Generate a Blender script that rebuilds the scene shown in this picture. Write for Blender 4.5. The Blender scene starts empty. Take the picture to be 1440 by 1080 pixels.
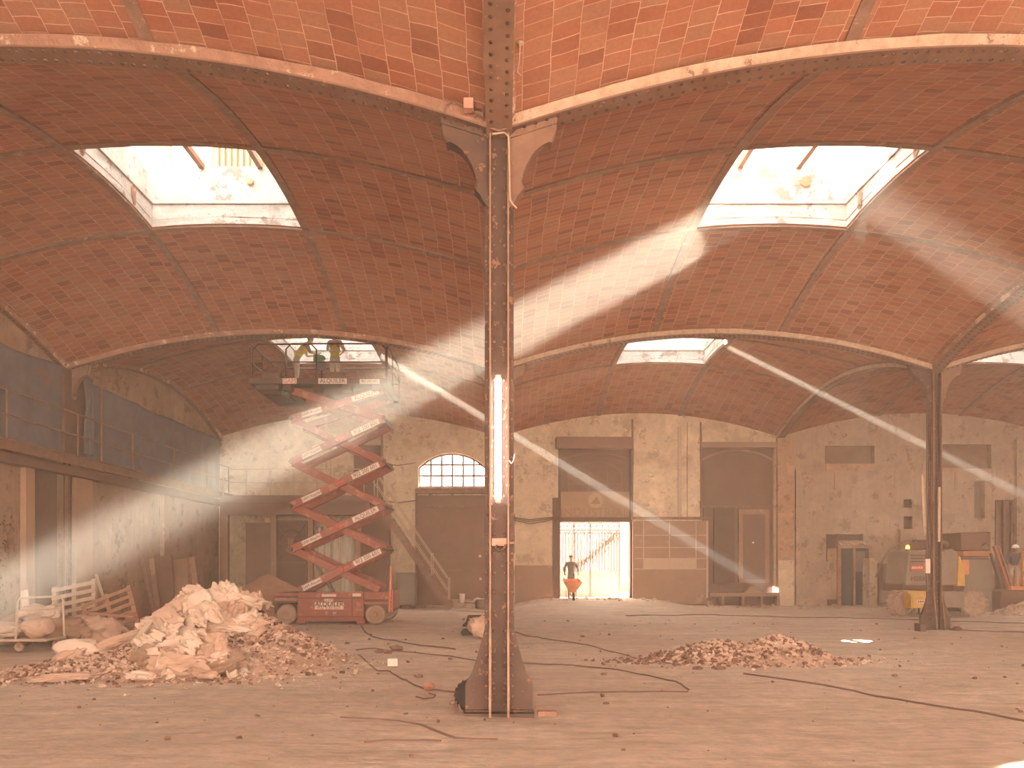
import bpy, bmesh, math, random
from mathutils import Vector, Matrix, noise
random.seed(7)
sc = bpy.context.scene
C = sc.collection

# ---------------------------------------------------------------- camera, sky, sun, exposure
F = 1105.65                      # focal length in pixels of the 1440x1080 frame
HX, HY, CAMZ = 702.0, 790.0, 1.75
cam = bpy.data.objects.new('camera', bpy.data.cameras.new('camera')); C.objects.link(cam)
cam.location = (0, 0, CAMZ); cam.rotation_euler = (math.pi/2, 0, 0)
cam.data.sensor_width = 36; cam.data.lens = F/1440*36
cam.data.shift_x = (720-HX)/1440; cam.data.shift_y = (HY-540)/1440
cam.data.clip_start = 0.05; cam.data.clip_end = 500
sc.camera = cam
sc.view_settings.view_transform = 'Standard'; sc.view_settings.look = 'None'
sc.view_settings.exposure = 1.72; sc.view_settings.gamma = 1; sc.view_settings.use_curve_mapping = False
cy = sc.cycles
cy.use_denoising = True
try: cy.denoiser = 'OPENIMAGEDENOISE'
except Exception: pass
cy.max_bounces = 7; cy.diffuse_bounces = 5; cy.glossy_bounces = 2; cy.transmission_bounces = 3
cy.volume_bounces = 1; cy.transparent_max_bounces = 12
cy.sample_clamp_indirect = 6.0; cy.sample_clamp_direct = 0
cy.caustics_reflective = False; cy.caustics_refractive = False
cy.use_adaptive_sampling = False

SKY_REAR, SKY_BASE, SUN_E = .25, 4.2, 66.0
w = bpy.data.worlds.new('sky'); sc.world = w; w.use_nodes = True
wn = w.node_tree; bg = wn.nodes['Background']
# bright warm horizon on the open side of the hall (behind the camera), plain pale sky elsewhere
_tc = wn.nodes.new('ShaderNodeTexCoord'); _sp = wn.nodes.new('ShaderNodeSeparateXYZ'); wn.links.new(_tc.outputs['Generated'], _sp.inputs[0])
def _mr(sock, a, b, c, d):
    n = wn.nodes.new('ShaderNodeMapRange'); n.interpolation_type = 'SMOOTHSTEP'; wn.links.new(sock, n.inputs[0])
    for k, v in zip((1, 2, 3, 4), (a, b, c, d)): n.inputs[k].default_value = v
    return n.outputs[0]
_ml = wn.nodes.new('ShaderNodeMath'); _ml.operation = 'MULTIPLY'
wn.links.new(_mr(_sp.outputs['Y'], -.95, -.35, 1, 0), _ml.inputs[0]); wn.links.new(_mr(_sp.outputs['Z'], .12, .5, 1, 0), _ml.inputs[1])
_st = wn.nodes.new('ShaderNodeMath'); _st.operation = 'MULTIPLY_ADD'; wn.links.new(_ml.outputs[0], _st.inputs[0]); _st.inputs[1].default_value = SKY_REAR; _st.inputs[2].default_value = SKY_BASE
wn.links.new(_st.outputs[0], bg.inputs[1])
_mc = wn.nodes.new('ShaderNodeMix'); _mc.data_type = 'RGBA'; wn.links.new(_ml.outputs[0], _mc.inputs[0]); _mc.inputs[6].default_value = (1, .92, .79, 1); _mc.inputs[7].default_value = (1, .82, .62, 1)
wn.links.new(_mc.outputs[2], bg.inputs[0])

SUN_DIR = Vector((-11.2, -2.6, -6.5)).normalized()
def lamp(name, typ, loc, direction, energy, color=(1, 1, 1), **kw):
    l = bpy.data.lights.new(name, typ); l.energy = energy; l.color = color
    for k, v in kw.items(): setattr(l, k, v)
    o = bpy.data.objects.new(name, l); C.objects.link(o); o.location = loc
    o.rotation_euler = Vector(direction).to_track_quat('-Z', 'Y').to_euler()
    return o
lamp('sun', 'SUN', (40, 30, 30), SUN_DIR, SUN_E, (1.0, 0.9, 0.72), angle=math.radians(1.3))

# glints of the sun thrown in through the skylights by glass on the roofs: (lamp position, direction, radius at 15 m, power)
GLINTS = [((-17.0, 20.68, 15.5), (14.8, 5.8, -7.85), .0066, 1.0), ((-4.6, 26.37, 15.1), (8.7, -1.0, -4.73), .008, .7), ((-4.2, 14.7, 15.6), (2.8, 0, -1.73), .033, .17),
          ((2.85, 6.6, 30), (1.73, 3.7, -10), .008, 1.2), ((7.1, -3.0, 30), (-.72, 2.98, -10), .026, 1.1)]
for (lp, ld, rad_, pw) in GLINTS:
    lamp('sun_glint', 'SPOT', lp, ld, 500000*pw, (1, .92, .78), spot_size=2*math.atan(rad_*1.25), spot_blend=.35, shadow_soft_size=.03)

# ---------------------------------------------------------------- measures of the hall
W = 11.3; L = 11.3; Y1 = 9.1; Y2 = Y1+L; Y3 = Y2+L; YB = Y1-2*L     # rows of columns; YB = open rear end of the built part
SPR = 6.65; RA = 0.97; RB = 1.10; GD = 0.12
SH0, SH1 = 0.364, 0.636
def zv(x, y):
    s = (x/W) % 1.0; t = ((y-Y1)/L) % 1.0
    return SPR+GD+RA*4*s*(1-s)+RB*4*t*(1-t)
def PX(px, D): return (px-HX)*D/F
def PZ(py, D): return CAMZ+(HY-py)*D/F
def DF(py): return CAMZ*F/(py-HY)               # distance of a floor point
def FP(px, py, z=0.0):
    D = (CAMZ-z)*F/(py-HY); return (PX(px, D), D)
# portals: they only tell the sampler where the daylight comes in
def portal(loc, direction, sx, sy):
    o = lamp('daylight_opening', 'AREA', loc, direction, 1.0, shape='RECTANGLE', size=sx, size_y=sy)
    o.data.cycles.is_portal = True
for i in (-1, 0, 1):
    for j in (-1, 0, 1, 2):
        portal((W*(i+.5), Y1+L*(j-.5), 10.25), (0, 0, -1), 3.6, 3.6)
portal((W*.5, YB-.2, 4.4), (0, 1, 0), 3*W, 8.8)
_o = [o for o in C.objects if o.name.startswith('daylight_opening')][-1]
portal((2.9, Y3+.7, 1.9), (0, -1, 0), 3.2, 3.4)
portal((-1.9, Y3+.7, 5.0), (0, -1, 0), 2.8, 1.6)

# ---------------------------------------------------------------- mesh helpers
def woff(p):
    v = Vector((0, 0, 0))
    while p is not None: v = v+p.location; p = p.parent
    return v
class MB:
    def __init__(s): s.v = []; s.f = []
    def add(s, vs, fs):
        n = len(s.v); s.v += [tuple(p) for p in vs]; s.f += [tuple(i+n for i in f) for f in fs]; return s
    def box(s, x0, x1, y0, y1, z0, z1):
        vs = [(x, y, z) for z in (z0, z1) for y in (y0, y1) for x in (x0, x1)]
        return s.add(vs, [(0,2,3,1),(4,5,7,6),(0,1,5,4),(2,6,7,3),(0,4,6,2),(1,3,7,5)])
    def cbox(s, c, size, M=None):
        hx, hy, hz = [a/2 for a in size]
        vs = [Vector((x, y, z)) for z in (-hz, hz) for y in (-hy, hy) for x in (-hx, hx)]
        if M is not None: vs = [M @ p for p in vs]
        c = Vector(c)
        return s.add([p+c for p in vs], [(0,2,3,1),(4,5,7,6),(0,1,5,4),(2,6,7,3),(0,4,6,2),(1,3,7,5)])
    def bar(s, a, b, w, h, up=(0, 0, 1)):
        a = Vector(a); b = Vector(b); d = b-a; ln = d.length; d.normalize()
        u = Vector(up); r = d.cross(u)
        if r.length < 1e-4: r = d.cross(Vector((1, 0, 0)))
        r.normalize(); u = r.cross(d)
        M = Matrix((r, d, u)).transposed()
        return s.cbox((a+b)/2, (w, ln, h), M)
    def tube(s, pts, r, n=8, caps=True, closed=False):
        pts = [Vector(p) for p in pts]; rs = r if isinstance(r, (list, tuple)) else [r]*len(pts)
        vs = []; m = len(pts)
        prev = None
        for i, p in enumerate(pts):
            d = (pts[(i+1) % m]-pts[i-1]) if closed else (pts[min(i+1, m-1)]-pts[max(i-1, 0)])
            if d.length < 1e-9: d = Vector((0, 0, 1))
            d.normalize()
            if prev is None:
                a = d.cross(Vector((0, 0, 1)))
                if a.length < .05: a = d.cross(Vector((0, 1, 0)))
            else:
                a = prev-d*prev.dot(d)
            a.normalize(); prev = a; b = d.cross(a)
            for k in range(n):
                t = 2*math.pi*k/n
                vs.append(p+(a*math.cos(t)+b*math.sin(t))*rs[i])
        fs = []
        for i in range(m if closed else m-1):
            for k in range(n):
                i2 = (i+1) % m
                fs.append((i*n+k, i*n+(k+1) % n, i2*n+(k+1) % n, i2*n+k))
        if caps and not closed:
            fs.append(tuple(range(n-1, -1, -1))); fs.append(tuple((m-1)*n+k for k in range(n)))
        return s.add(vs, fs)
    def prism(s, poly, axis, a, b):
        """poly: 2-D outline; axis 'y': poly is (x,z) extruded y a..b; 'x': (y,z); 'z': (x,y)"""
        def P(p, t):
            return (p[0], t, p[1]) if axis == 'y' else (t, p[0], p[1]) if axis == 'x' else (p[0], p[1], t)
        n = len(poly)
        vs = [P(p, a) for p in poly]+[P(p, b) for p in poly]
        fs = [tuple(range(n)), tuple(range(2*n-1, n-1, -1))]
        fs += [(i, i+n, (i+1) % n+n, (i+1) % n) for i in range(n)]
        return s.add(vs, fs)
    def lathe(s, prof, c=(0, 0, 0), axis='z', n=20):
        vs = []
        for (r, h) in prof:
            for k in range(n):
                t = 2*math.pi*k/n; p = (r*math.cos(t), r*math.sin(t), h)
                if axis == 'y': p = (p[0], p[2], p[1])
                if axis == 'x': p = (p[2], p[0], p[1])
                vs.append((p[0]+c[0], p[1]+c[1], p[2]+c[2]))
        fs = []
        for i in range(len(prof)-1):
            for k in range(n):
                fs.append((i*n+k, i*n+(k+1) % n, (i+1)*n+(k+1) % n, (i+1)*n+k))
        fs.append(tuple(range(n-1, -1, -1))); fs.append(tuple((len(prof)-1)*n+k for k in range(n)))
        return s.add(vs, fs)
    def rivet(s, p, nrm, r=.02):
        nrm = Vector(nrm).normalized(); p = Vector(p)
        a = nrm.cross(Vector((.3, .5, .8))).normalized(); b = nrm.cross(a)
        vs = [p+(a*math.cos(t)+b*math.sin(t))*r for t in [k*math.pi/3 for k in range(6)]]
        vs += [p+nrm*r*.45+(a*math.cos(t)+b*math.sin(t))*r*.75 for t in [k*math.pi/3 for k in range(6)]]
        vs.append(p+nrm*r*.7)
        fs = [(i, (i+1) % 6, 6+(i+1) % 6, 6+i) for i in range(6)]+[(6+i, 6+(i+1) % 6, 12) for i in range(6)]
        return s.add(vs, fs)
    def blob(s, c, size, seed=0, amp=.25, sub=2, freq=1.3):
        bm = bmesh.new(); bmesh.ops.create_icosphere(bm, subdivisions=sub, radius=1)
        c = Vector(c); vs = []
        for v in bm.verts:
            n = noise.noise(v.co*freq+Vector((seed*3.1, seed*1.7, seed)))
            p = v.co*(1+amp*n*2); vs.append(c+Vector((p.x*size[0], p.y*size[1], p.z*size[2])))
        bm.verts.index_update()
        s.add(vs, [tuple(v.index for v in f.verts) for f in bm.faces]); bm.free(); return s
    def build(s, name, m, parent=None, smooth=False, bevel=0, autosmooth=True):
        off = woff(parent)
        me = bpy.data.meshes.new(name)
        me.from_pydata([tuple(Vector(p)-off) for p in s.v], [], s.f); me.update()
        bm = bmesh.new(); bm.from_mesh(me); bmesh.ops.recalc_face_normals(bm, faces=bm.faces); bm.to_mesh(me); bm.free()
        o = bpy.data.objects.new(name, me); C.objects.link(o)
        if m is not None: me.materials.append(m)
        if parent is not None: o.parent = parent
        if smooth:
            for p in me.polygons: p.use_smooth = True
            if autosmooth:
                try: me.set_sharp_from_angle(angle=math.radians(38))
                except Exception: pass
        if bevel:
            b = o.modifiers.new('bevel', 'BEVEL'); b.width = bevel; b.segments = 2; b.limit_method = 'ANGLE'
        return o
def tag(o, label=None, cat=None, group=None, kind=None):
    if label: o['label'] = label
    if cat: o['category'] = cat
    if group: o['group'] = group
    if kind: o['kind'] = kind
    return o
def thing(name, loc, label, cat, group=None):
    o = bpy.data.objects.new(name, None); o.empty_display_size = .2; C.objects.link(o); o.location = loc
    bpy.context.view_layer.update()
    return tag(o, label, cat, group)
def struct(o): o['kind'] = 'structure'; return o
def copy_tree(o, parent=None):
    c = o.copy(); C.objects.link(c)
    if parent is not None: c.parent = parent; c.matrix_parent_inverse = o.matrix_parent_inverse
    for ch in [x for x in C.objects if x.parent == o]: copy_tree(ch, c)
    return c
_txt = 0
def text_mesh(body, size, m, parent, loc, rot=(math.pi/2, 0, 0), name='lettering', extrude=.003, align='CENTER', bold=0.0, xs=1.0, name_label=None, shear=0):
    cu = bpy.data.curves.new('t', 'FONT'); cu.body = body; cu.size = size; cu.extrude = extrude; cu.align_x = align; cu.align_y = 'CENTER'
    cu.offset = bold; cu.shear = shear; cu.resolution_u = 3
    t = bpy.data.objects.new('t', cu); C.objects.link(t)
    dg = bpy.context.evaluated_depsgraph_get(); dg.update()
    me = bpy.data.meshes.new_from_object(t.evaluated_get(dg)); bpy.data.objects.remove(t)
    me.materials.clear(); me.materials.append(m)
    o = bpy.data.objects.new(name, me); C.objects.link(o)
    off = woff(parent)
    from mathutils import Euler
    me.transform(Matrix.Translation(Vector(loc)-off) @ Euler(rot).to_matrix().to_4x4() @ Matrix.Diagonal((xs, 1, 1, 1)))
    if parent is not None: o.parent = parent
    return o

# ---------------------------------------------------------------- materials
def _new(name):
    m = bpy.data.materials.new(name); m.use_nodes = True
    nt = m.node_tree; return m, nt, nt.nodes['Principled BSDF']
def _coord(nt, scale=(1, 1, 1)):
    tc = nt.nodes.new('ShaderNodeTexCoord'); mp = nt.nodes.new('ShaderNodeMapping'); mp.inputs['Scale'].default_value = scale
    nt.links.new(tc.outputs['Object'], mp.inputs['Vector']); return mp.outputs['Vector']
def _noise(nt, vec, scale, detail=5, rough=.6):
    n = nt.nodes.new('ShaderNodeTexNoise'); n.inputs['Scale'].default_value = scale; n.inputs['Detail'].default_value = detail; n.inputs['Roughness'].default_value = rough
    nt.links.new(vec, n.inputs['Vector']); return n.outputs['Fac']
def _ramp(nt, fac, stops):
    r = nt.nodes.new('ShaderNodeValToRGB'); e = r.color_ramp.elements
    while len(e) < len(stops): e.new(.5)
    for i, (p, c) in enumerate(stops): e[i].position = p; e[i].color = (*c, 1) if len(c) == 3 else c
    nt.links.new(fac, r.inputs['Fac']); return r.outputs['Color']
def _mix(nt, fac, a, b, typ='MIX'):
    n = nt.nodes.new('ShaderNodeMix'); n.data_type = 'RGBA'; n.blend_type = typ
    for sock, val in ((n.inputs[0], fac), (n.inputs[6], a), (n.inputs[7], b)):
        if hasattr(val, 'links'): nt.links.new(val, sock)
        elif isinstance(val, (int, float)): sock.default_value = val
        else: sock.default_value = (*val, 1)
    return n.outputs[2]
def _bump(nt, h, strength, dist, bsdf):
    b = nt.nodes.new('ShaderNodeBump'); b.inputs['Strength'].default_value = strength; b.inputs['Distance'].default_value = dist
    nt.links.new(h, b.inputs['Height']); nt.links.new(b.outputs['Normal'], bsdf.inputs['Normal'])
def mat(name, c1, c2=None, scale=6, rough=.85, metal=0, bump=.2, bdist=.01, stretch=(1, 1, 1), spots=None, spot_scale=9, spot_t=.62):
    """two-tone mottled surface, optional worn spots of a third colour"""
    m, nt, b = _new(name)
    if c2 is None: c2 = tuple(x*.75 for x in c1)
    v = _coord(nt, stretch); n = _noise(nt, v, scale)
    col = _ramp(nt, n, [(.35, c1), (.68, c2)])
    if spots:
        n2 = _noise(nt, v, spot_scale, 6, .7)
        f = _ramp(nt, n2, [(spot_t, (0, 0, 0)), (spot_t+.04, (1, 1, 1))])
        col = _mix(nt, f, col, spots)
    nt.links.new(col, b.inputs['Base Color'])
    b.inputs['Roughness'].default_value = rough; b.inputs['Metallic'].default_value = metal
    if bump: _bump(nt, _noise(nt, v, scale*5, 4), bump, bdist, b)
    return m
def plain(name, c, rough=.6, metal=0, emit=None, estr=0):
    m, nt, b = _new(name)
    v = _coord(nt); n = _noise(nt, v, 14, 3)
    nt.links.new(_ramp(nt, n, [(.3, tuple(min(1, x*1.06) for x in c)), (.7, tuple(x*.9 for x in c))]), b.inputs['Base Color'])
    b.inputs['Roughness'].default_value = rough; b.inputs['Metallic'].default_value = metal
    if emit: b.inputs['Emission Color'].default_value = (*emit, 1); b.inputs['Emission Strength'].default_value = estr
    return m
def tile_mat():
    m, nt, b = _new('terracotta_tiles')
    tc = nt.nodes.new('ShaderNodeTexCoord'); sx = nt.nodes.new('ShaderNodeSeparateXYZ'); nt.links.new(tc.outputs['Object'], sx.inputs[0])
    cb = nt.nodes.new('ShaderNodeCombineXYZ'); nt.links.new(sx.outputs['Y'], cb.inputs['X']); nt.links.new(sx.outputs['X'], cb.inputs['Y'])
    # hand-laid wobble
    nz = nt.nodes.new('ShaderNodeTexNoise'); nz.inputs['Scale'].default_value = 1.3; nz.inputs['Detail'].default_value = 3; nt.links.new(cb.outputs[0], nz.inputs['Vector'])
    vm = nt.nodes.new('ShaderNodeVectorMath'); vm.operation = 'SCALE'; vm.inputs['Scale'].default_value = .09; nt.links.new(nz.outputs['Color'], vm.inputs[0])
    va = nt.nodes.new('ShaderNodeVectorMath'); va.operation = 'ADD'; nt.links.new(cb.outputs[0], va.inputs[0]); nt.links.new(vm.outputs[0], va.inputs[1])
    bt = nt.nodes.new('ShaderNodeTexBrick'); nt.links.new(va.outputs[0], bt.inputs['Vector'])
    bt.offset = .42; bt.offset_frequency = 2; bt.squash = 1
    for k, v in (('Scale', 1.0), ('Mortar Size', .0055), ('Mortar Smooth', .25), ('Bias', 0), ('Brick Width', .165), ('Row Height', .30)): bt.inputs[k].default_value = v
    bt.inputs['Color1'].default_value = (.0, .0, .0, 1); bt.inputs['Color2'].default_value = (1, 1, 1, 1); bt.inputs['Mortar'].default_value = (.5, .5, .5, 1)
    tone = _ramp(nt, bt.outputs['Color'], [(.0, (.22, .06, .03)), (.3, (.33, .098, .046)), (.6, (.38, .13, .067)), (.85, (.33, .142, .078)), (1, (.41, .158, .08))])
    v = _coord(nt); big = _noise(nt, v, .55, 4)
    tone = _mix(nt, _ramp(nt, big, [(.42, (0, 0, 0)), (.7, (.55, .55, .55))]), tone, (.40, .175, .098))
    fine = _noise(nt, v, 22, 6, .75)
    tone = _mix(nt, 1.0, tone, _ramp(nt, fine, [(.25, (.78, .78, .78)), (.7, (1.12, 1.12, 1.12))]), 'MULTIPLY')
    # scuffs and blotches along the courses
    blot = _noise(nt, _coord(nt, (1.2, 5, 1)), 1.6, 7, .7)
    tone = _mix(nt, _ramp(nt, blot, [(.60, (0, 0, 0)), (.72, (.5, .5, .5))]), tone, (.27, .11, .065))
    mor = _mix(nt, _ramp(nt, _noise(nt, v, 2.3, 5), [(.35, (.1, .1, .1)), (.65, (.9, .9, .9))]), (.40, .17, .10), (.68, .42, .29))
    col = _mix(nt, bt.outputs['Fac'], tone, mor)
    nt.links.new(col, b.inputs['Base Color']); b.inputs['Roughness'].default_value = .8
    inv = nt.nodes.new('ShaderNodeMath'); inv.operation = 'MULTIPLY_ADD'; nt.links.new(bt.outputs['Fac'], inv.inputs[0]); inv.inputs[1].default_value = -.6; nt.links.new(fine, inv.inputs[2])
    _bump(nt, inv.outputs[0], .5, .012, b)
    return m
def plaster_mat(name, base, patch, dark, sc1=.8, holes=True, streak=False):
    m, nt, b = _new(name); v = _coord(nt)
    col = _ramp(nt, _noise(nt, v, sc1, 8, .65), [(.33, tuple(x*.9 for x in patch)), (.47, base), (.52, tuple(x*.86 for x in base)), (.66, tuple(min(1, x*1.18) for x in base))])
    if streak:
        st = _noise(nt, _coord(nt, (7, 7, .35)), 1.5, 5, .6)
        col = _mix(nt, _ramp(nt, st, [(.52, (0, 0, 0)), (.68, (.55, .55, .55))]), col, patch)
    pe = _noise(nt, v, 1.9, 10, .74)
    col = _mix(nt, _ramp(nt, pe, [(.565, (0, 0, 0)), (.585, (.85, .85, .85))]), col, dark)
    if holes:
        sp = _noise(nt, v, 9, 8, .75)
        col = _mix(nt, _ramp(nt, sp, [(.66, (0, 0, 0)), (.68, (1, 1, 1))]), col, tuple(x*.45 for x in dark))
    col = _mix(nt, 1.0, col, _ramp(nt, _noise(nt, v, 30, 4), [(.3, (.86, .86, .86)), (.7, (1.08, 1.08, 1.08))]), 'MULTIPLY')
    nt.links.new(col, b.inputs['Base Color']); b.inputs['Roughness'].default_value = .92
    _bump(nt, pe, .45, .05, b)
    return m
M = {}
M['tiles'] = tile_mat()
M['iron'] = mat('weathered_iron', (.135, .068, .048), (.075, .038, .027), 3.5, .62, .35, .35, .006, spots=(.33, .15, .085), spot_scale=7, spot_t=.6)
M['iron_light'] = mat('dusty_iron', (.27, .14, .09), (.19, .092, .058), 4, .6, .25, .3, .005, spots=(.42, .24, .16), spot_scale=10)
M['rib'] = mat('rib_iron', (.30, .165, .11), (.20, .10, .07), 5, .75, .1, .4, .01, spots=(.40, .25, .18), spot_scale=6, spot_t=.6)
M['mortar'] = mat('mortar_strip', (.62, .44, .32), (.45, .28, .19), 7, .95, 0, .8, .03, spots=(.30, .14, .09), spot_scale=5, spot_t=.6)
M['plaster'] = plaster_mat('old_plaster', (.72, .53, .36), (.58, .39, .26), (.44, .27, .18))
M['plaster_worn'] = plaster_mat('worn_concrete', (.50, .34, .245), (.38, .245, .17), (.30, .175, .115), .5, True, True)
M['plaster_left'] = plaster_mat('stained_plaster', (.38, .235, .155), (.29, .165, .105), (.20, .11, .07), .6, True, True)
M['shaft'] = plaster_mat('limewash', (.46, .42, .40), (.30, .27, .26), (.20, .15, .13), 1.4)
def floor_mat():
    m, nt, b = _new('dusty_ground'); v = _coord(nt)
    col = _ramp(nt, _noise(nt, v, .22, 8, .6), [(.3, (.66, .47, .36)), (.5, (.75, .565, .44)), (.7, (.82, .64, .50))])
    far = _noise(nt, _coord(nt, (.5, 1.6, 1)), .8, 8, .68)
    col = _mix(nt, _ramp(nt, far, [(.45, (0, 0, 0)), (.62, (.55, .55, .55))]), col, (.56, .42, .29))
    tr = _noise(nt, _coord(nt, (.25, 2.6, 1)), 2.2, 9, .72)
    col = _mix(nt, _ramp(nt, tr, [(.50, (0, 0, 0)), (.60, (.5, .5, .5))]), col, (.52, .36, .265))
    sp = _noise(nt, v, 11, 9, .8)
    col = _mix(nt, _ramp(nt, sp, [(.62, (0, 0, 0)), (.70, (.7, .7, .7))]), col, (.46, .31, .22))
    col = _mix(nt, 1.0, col, _ramp(nt, _noise(nt, v, 4, 8, .7), [(.3, (.78, .78, .78)), (.7, (1.12, 1.12, 1.12))]), 'MULTIPLY')
    nt.links.new(col, b.inputs['Base Color']); b.inputs['Roughness'].default_value = .95
    _bump(nt, _noise(nt, _coord(nt, (1, 2.2, 1)), 3.5, 10, .72), 1.0, .10, b)
    return m
M['floor'] = floor_mat()
M['tarp'] = mat('blue_tarp', (.12, .115, .14), (.17, .15, .165), 2.5, .75, 0, .3, .03, spots=(.22, .115, .08), spot_scale=1.3, spot_t=.58)
M['brown_metal'] = mat('brown_shutter', (.27, .14, .095), (.22, .11, .075), 1.5, .7, 0, .1)
M['brown_dark'] = mat('dark_brown_paint', (.16, .085, .06), (.12, .06, .042), 2, .75)
M['black'] = plain('black_void', (.035, .022, .018), .9)
# ---------------------------------------------------------------- the shell of the hall
def ground_z(x, y):
    z = .035*noise.noise(Vector((x*.45, y*.45, 0)))+.02*noise.noise(Vector((x*1.3, y*2.1, 4)))+.008*noise.noise(Vector((x*4, y*6, 9)))
    # earth ramp up to the gate
    if y > 22:
        e = min(1, max(0, (y-24.5)/6.5)); e = e*e*(3-2*e)
        d = abs(x-3.9)/3.2; k = max(0, 1-max(0, d-.55)/.75); k = k*k*(3-2*k)
        z += .30*e*k
    if y > Y3: z = .30 if abs(x-3.9) < 6 else 0
    return z-.012
def build_floor():
    mb = MB()
    xs = [-11.6+.2*i for i in range(int((22.9+11.6)/.2)+2)]
    ys = [-14+.0]; y = -14
    while y < 32.1:
        y += .5 if y < 2 else .12 if y < 12 else .2; ys.append(y)
    n = len(xs)
    mb.add([(x, y, ground_z(x, y)) for y in ys for x in xs], [(j*n+i, j*n+i+1, (j+1)*n+i+1, (j+1)*n+i) for j in range(len(ys)-1) for i in range(n-1)])
    mb.box(-11.6, 23.0, -14, 32.1, -.6, -.2)
    return struct(mb.build('floor', M['floor'], smooth=True, autosmooth=False))
build_floor()
def frange(a, b, n): return [a+(b-a)*i/n for i in range(n+1)]
def build_vault(i, j):
    x0 = W*i; y0 = Y1+L*(j-1)
    us = frange(0, SH0, 10)+frange(SH0, SH1, 8)[1:]+frange(SH1, 1, 10)[1:]
    n = len(us); mb = MB(); th = .14
    e = .002
    def z(u, v): return SPR+GD+RA*4*u*(1-u)+RB*4*v*(1-v)
    for lay in (0, th):
        mb.add([(x0+u*W, y0+v*L, z(u, v)+lay) for v in us for u in us],
               [(b*n+a, b*n+a+1, (b+1)*n+a+1, (b+1)*n+a) for b in range(n-1) for a in range(n-1) if not (10 <= a < 18 and 10 <= b < 18)])
    return struct(mb.build('ceiling', M['tiles'], smooth=True, autosmooth=False))
for i in (-1, 0, 1):
    for j in (-1, 0, 1, 2): build_vault(i, j)
# thin iron ribs crossing each vault beside the skylight
tn = [0]
def rib(pts_fn, across, wd=.15):
    mb = MB(); N = 26; pts = [pts_fn(k/N) for k in range(N+1)]
    vs = []
    a = Vector(across)*wd/2
    for p in pts:
        p = Vector(p)
        for d, h in ((-1, .03), (-1, -.035), (1, -.035), (1, .03)): vs.append(p+a*d+Vector((0, 0, h)))
    for p in pts:
        p = Vector(p)
    fs = [(k*4+q, k*4+(q+1) % 4, k*4+4+(q+1) % 4, k*4+4+q) for k in range(N) for q in range(4)]
    mb.add(vs, fs); tn[0] += 1
    return struct(mb.build('trim_%d' % tn[0], M['rib'], smooth=False))
for i in (-1, 0, 1):
    for j in (0, 1, 2):
        x0 = W*i; y0 = Y1+L*(j-1)
        for s in (SH0-.009, SH1+.009):
            rib(lambda t: (x0+s*W, y0+t*L, zv(x0+s*W, y0+min(max(t, 1e-4), .9999)*L)), (1, 0, 0))
            rib(lambda t: (x0+t*W, y0+s*L, zv(x0+min(max(t, 1e-4), .9999)*W, y0+s*L)), (0, 1, 0), .12)
# skylight shafts
def shaft(i, j):
    x0 = W*i; y0 = Y1+L*(j-1); a0, a1 = x0+SH0*W, x0+SH1*W; b0, b1 = y0+SH0*L, y0+SH1*L
    zl, zt = 9.15, 10.05; mb = MB(); st = .22
    xs = frange(a0, a1, 8); ys = frange(b0, b1, 8)
    zt0 = zt
    def strip(path, o, zt=zt):     # path of (x,y); o outward vector
        n = len(path)
        vs = []
        for (x, y) in path:
            zb = zv(x, y)
            for k in range(7):   # rough wall surface
                zz = zb+(zl-zb)*k/6; q = .03*noise.noise(Vector((x*3, y*3, zz*4)))
                vs.append((x+o[0]*(abs(q)), y+o[1]*(abs(q)), zz))
            vs.append((x+o[0]*.05, y+o[1]*.05, zl)); vs.append((x-o[0]*.03, y-o[1]*.03, zl+.01)); vs.append((x-o[0]*.03, y-o[1]*.03, zl+.07))
            vs.append((x+o[0]*st, y+o[1]*st, zl+.08))
            vs.append((x+o[0]*st, y+o[1]*st, zt)); vs.append((x+o[0]*(st+.3), y+o[1]*(st+.3), zt)); vs.append((x+o[0]*(st+.3), y+o[1]*(st+.3), zv(x+o[0]*(st+.3), y+o[1]*(st+.3))+.1))
        m = 14
        mb.add(vs, [(k*m+q, k*m+q+1, (k+1)*m+q+1, (k+1)*m+q) for k in range(n-1) for q in range(m-1)])
    def ext(l, a, b, f): return [f(a)]+[f(t) for t in l]+[f(b)]
    strip([(x, b1) for x in [a0-.22]+xs+[a1+.22]], (0, 1)); strip([(x, b0) for x in [a0-.22]+xs+[a1+.22]], (0, -1))
    strip([(a0, y) for y in [b0-.22]+ys+[b1+.22]], (-1, 0)); strip([(a1, y) for y in [b0-.22]+ys+[b1+.22]], (1, 0), 9.68 if (i, j) == (0, 1) else zt)
    tn[0] += 1
    return struct(mb.build('trim_%d' % tn[0], M['shaft']))
for i in (-1, 0, 1):
    for j in (-1, 0, 1, 2): shaft(i, j)
# unseen walls added above the roof to keep the low sun off most skylights
mb = MB(); mb.box(-3.55, -3.2, YB, Y3+1, 8.85, 13.2); struct(mb.build('sun_blocker_left', M['shaft']))
mb = MB(); mb.box(7.85, 8.2, YB, 15.85, 8.85, 13.2); struct(mb.build('sun_blocker_center', M['shaft']))
mb = MB(); mb.box(7.85, 8.2, 20.5, 26.84, 8.85, 12.6); mb.box(7.85, 8.2, 27.06, Y3+1, 8.85, 12.6); mb.box(7.85, 8.2, 26.84, 27.06, 8.85, 10.70); mb.box(7.85, 8.2, 26.84, 27.06, 10.93, 12.6)  # slit shaped to let one thin sunbeam through
struct(mb.build('sun_blocker_rear', M['shaft']))
mb = MB(); mb.box(19.2, 19.5, YB, Y3+1, 8.85, 13.2); struct(mb.build('sun_blocker_right', M['shaft']))

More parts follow.
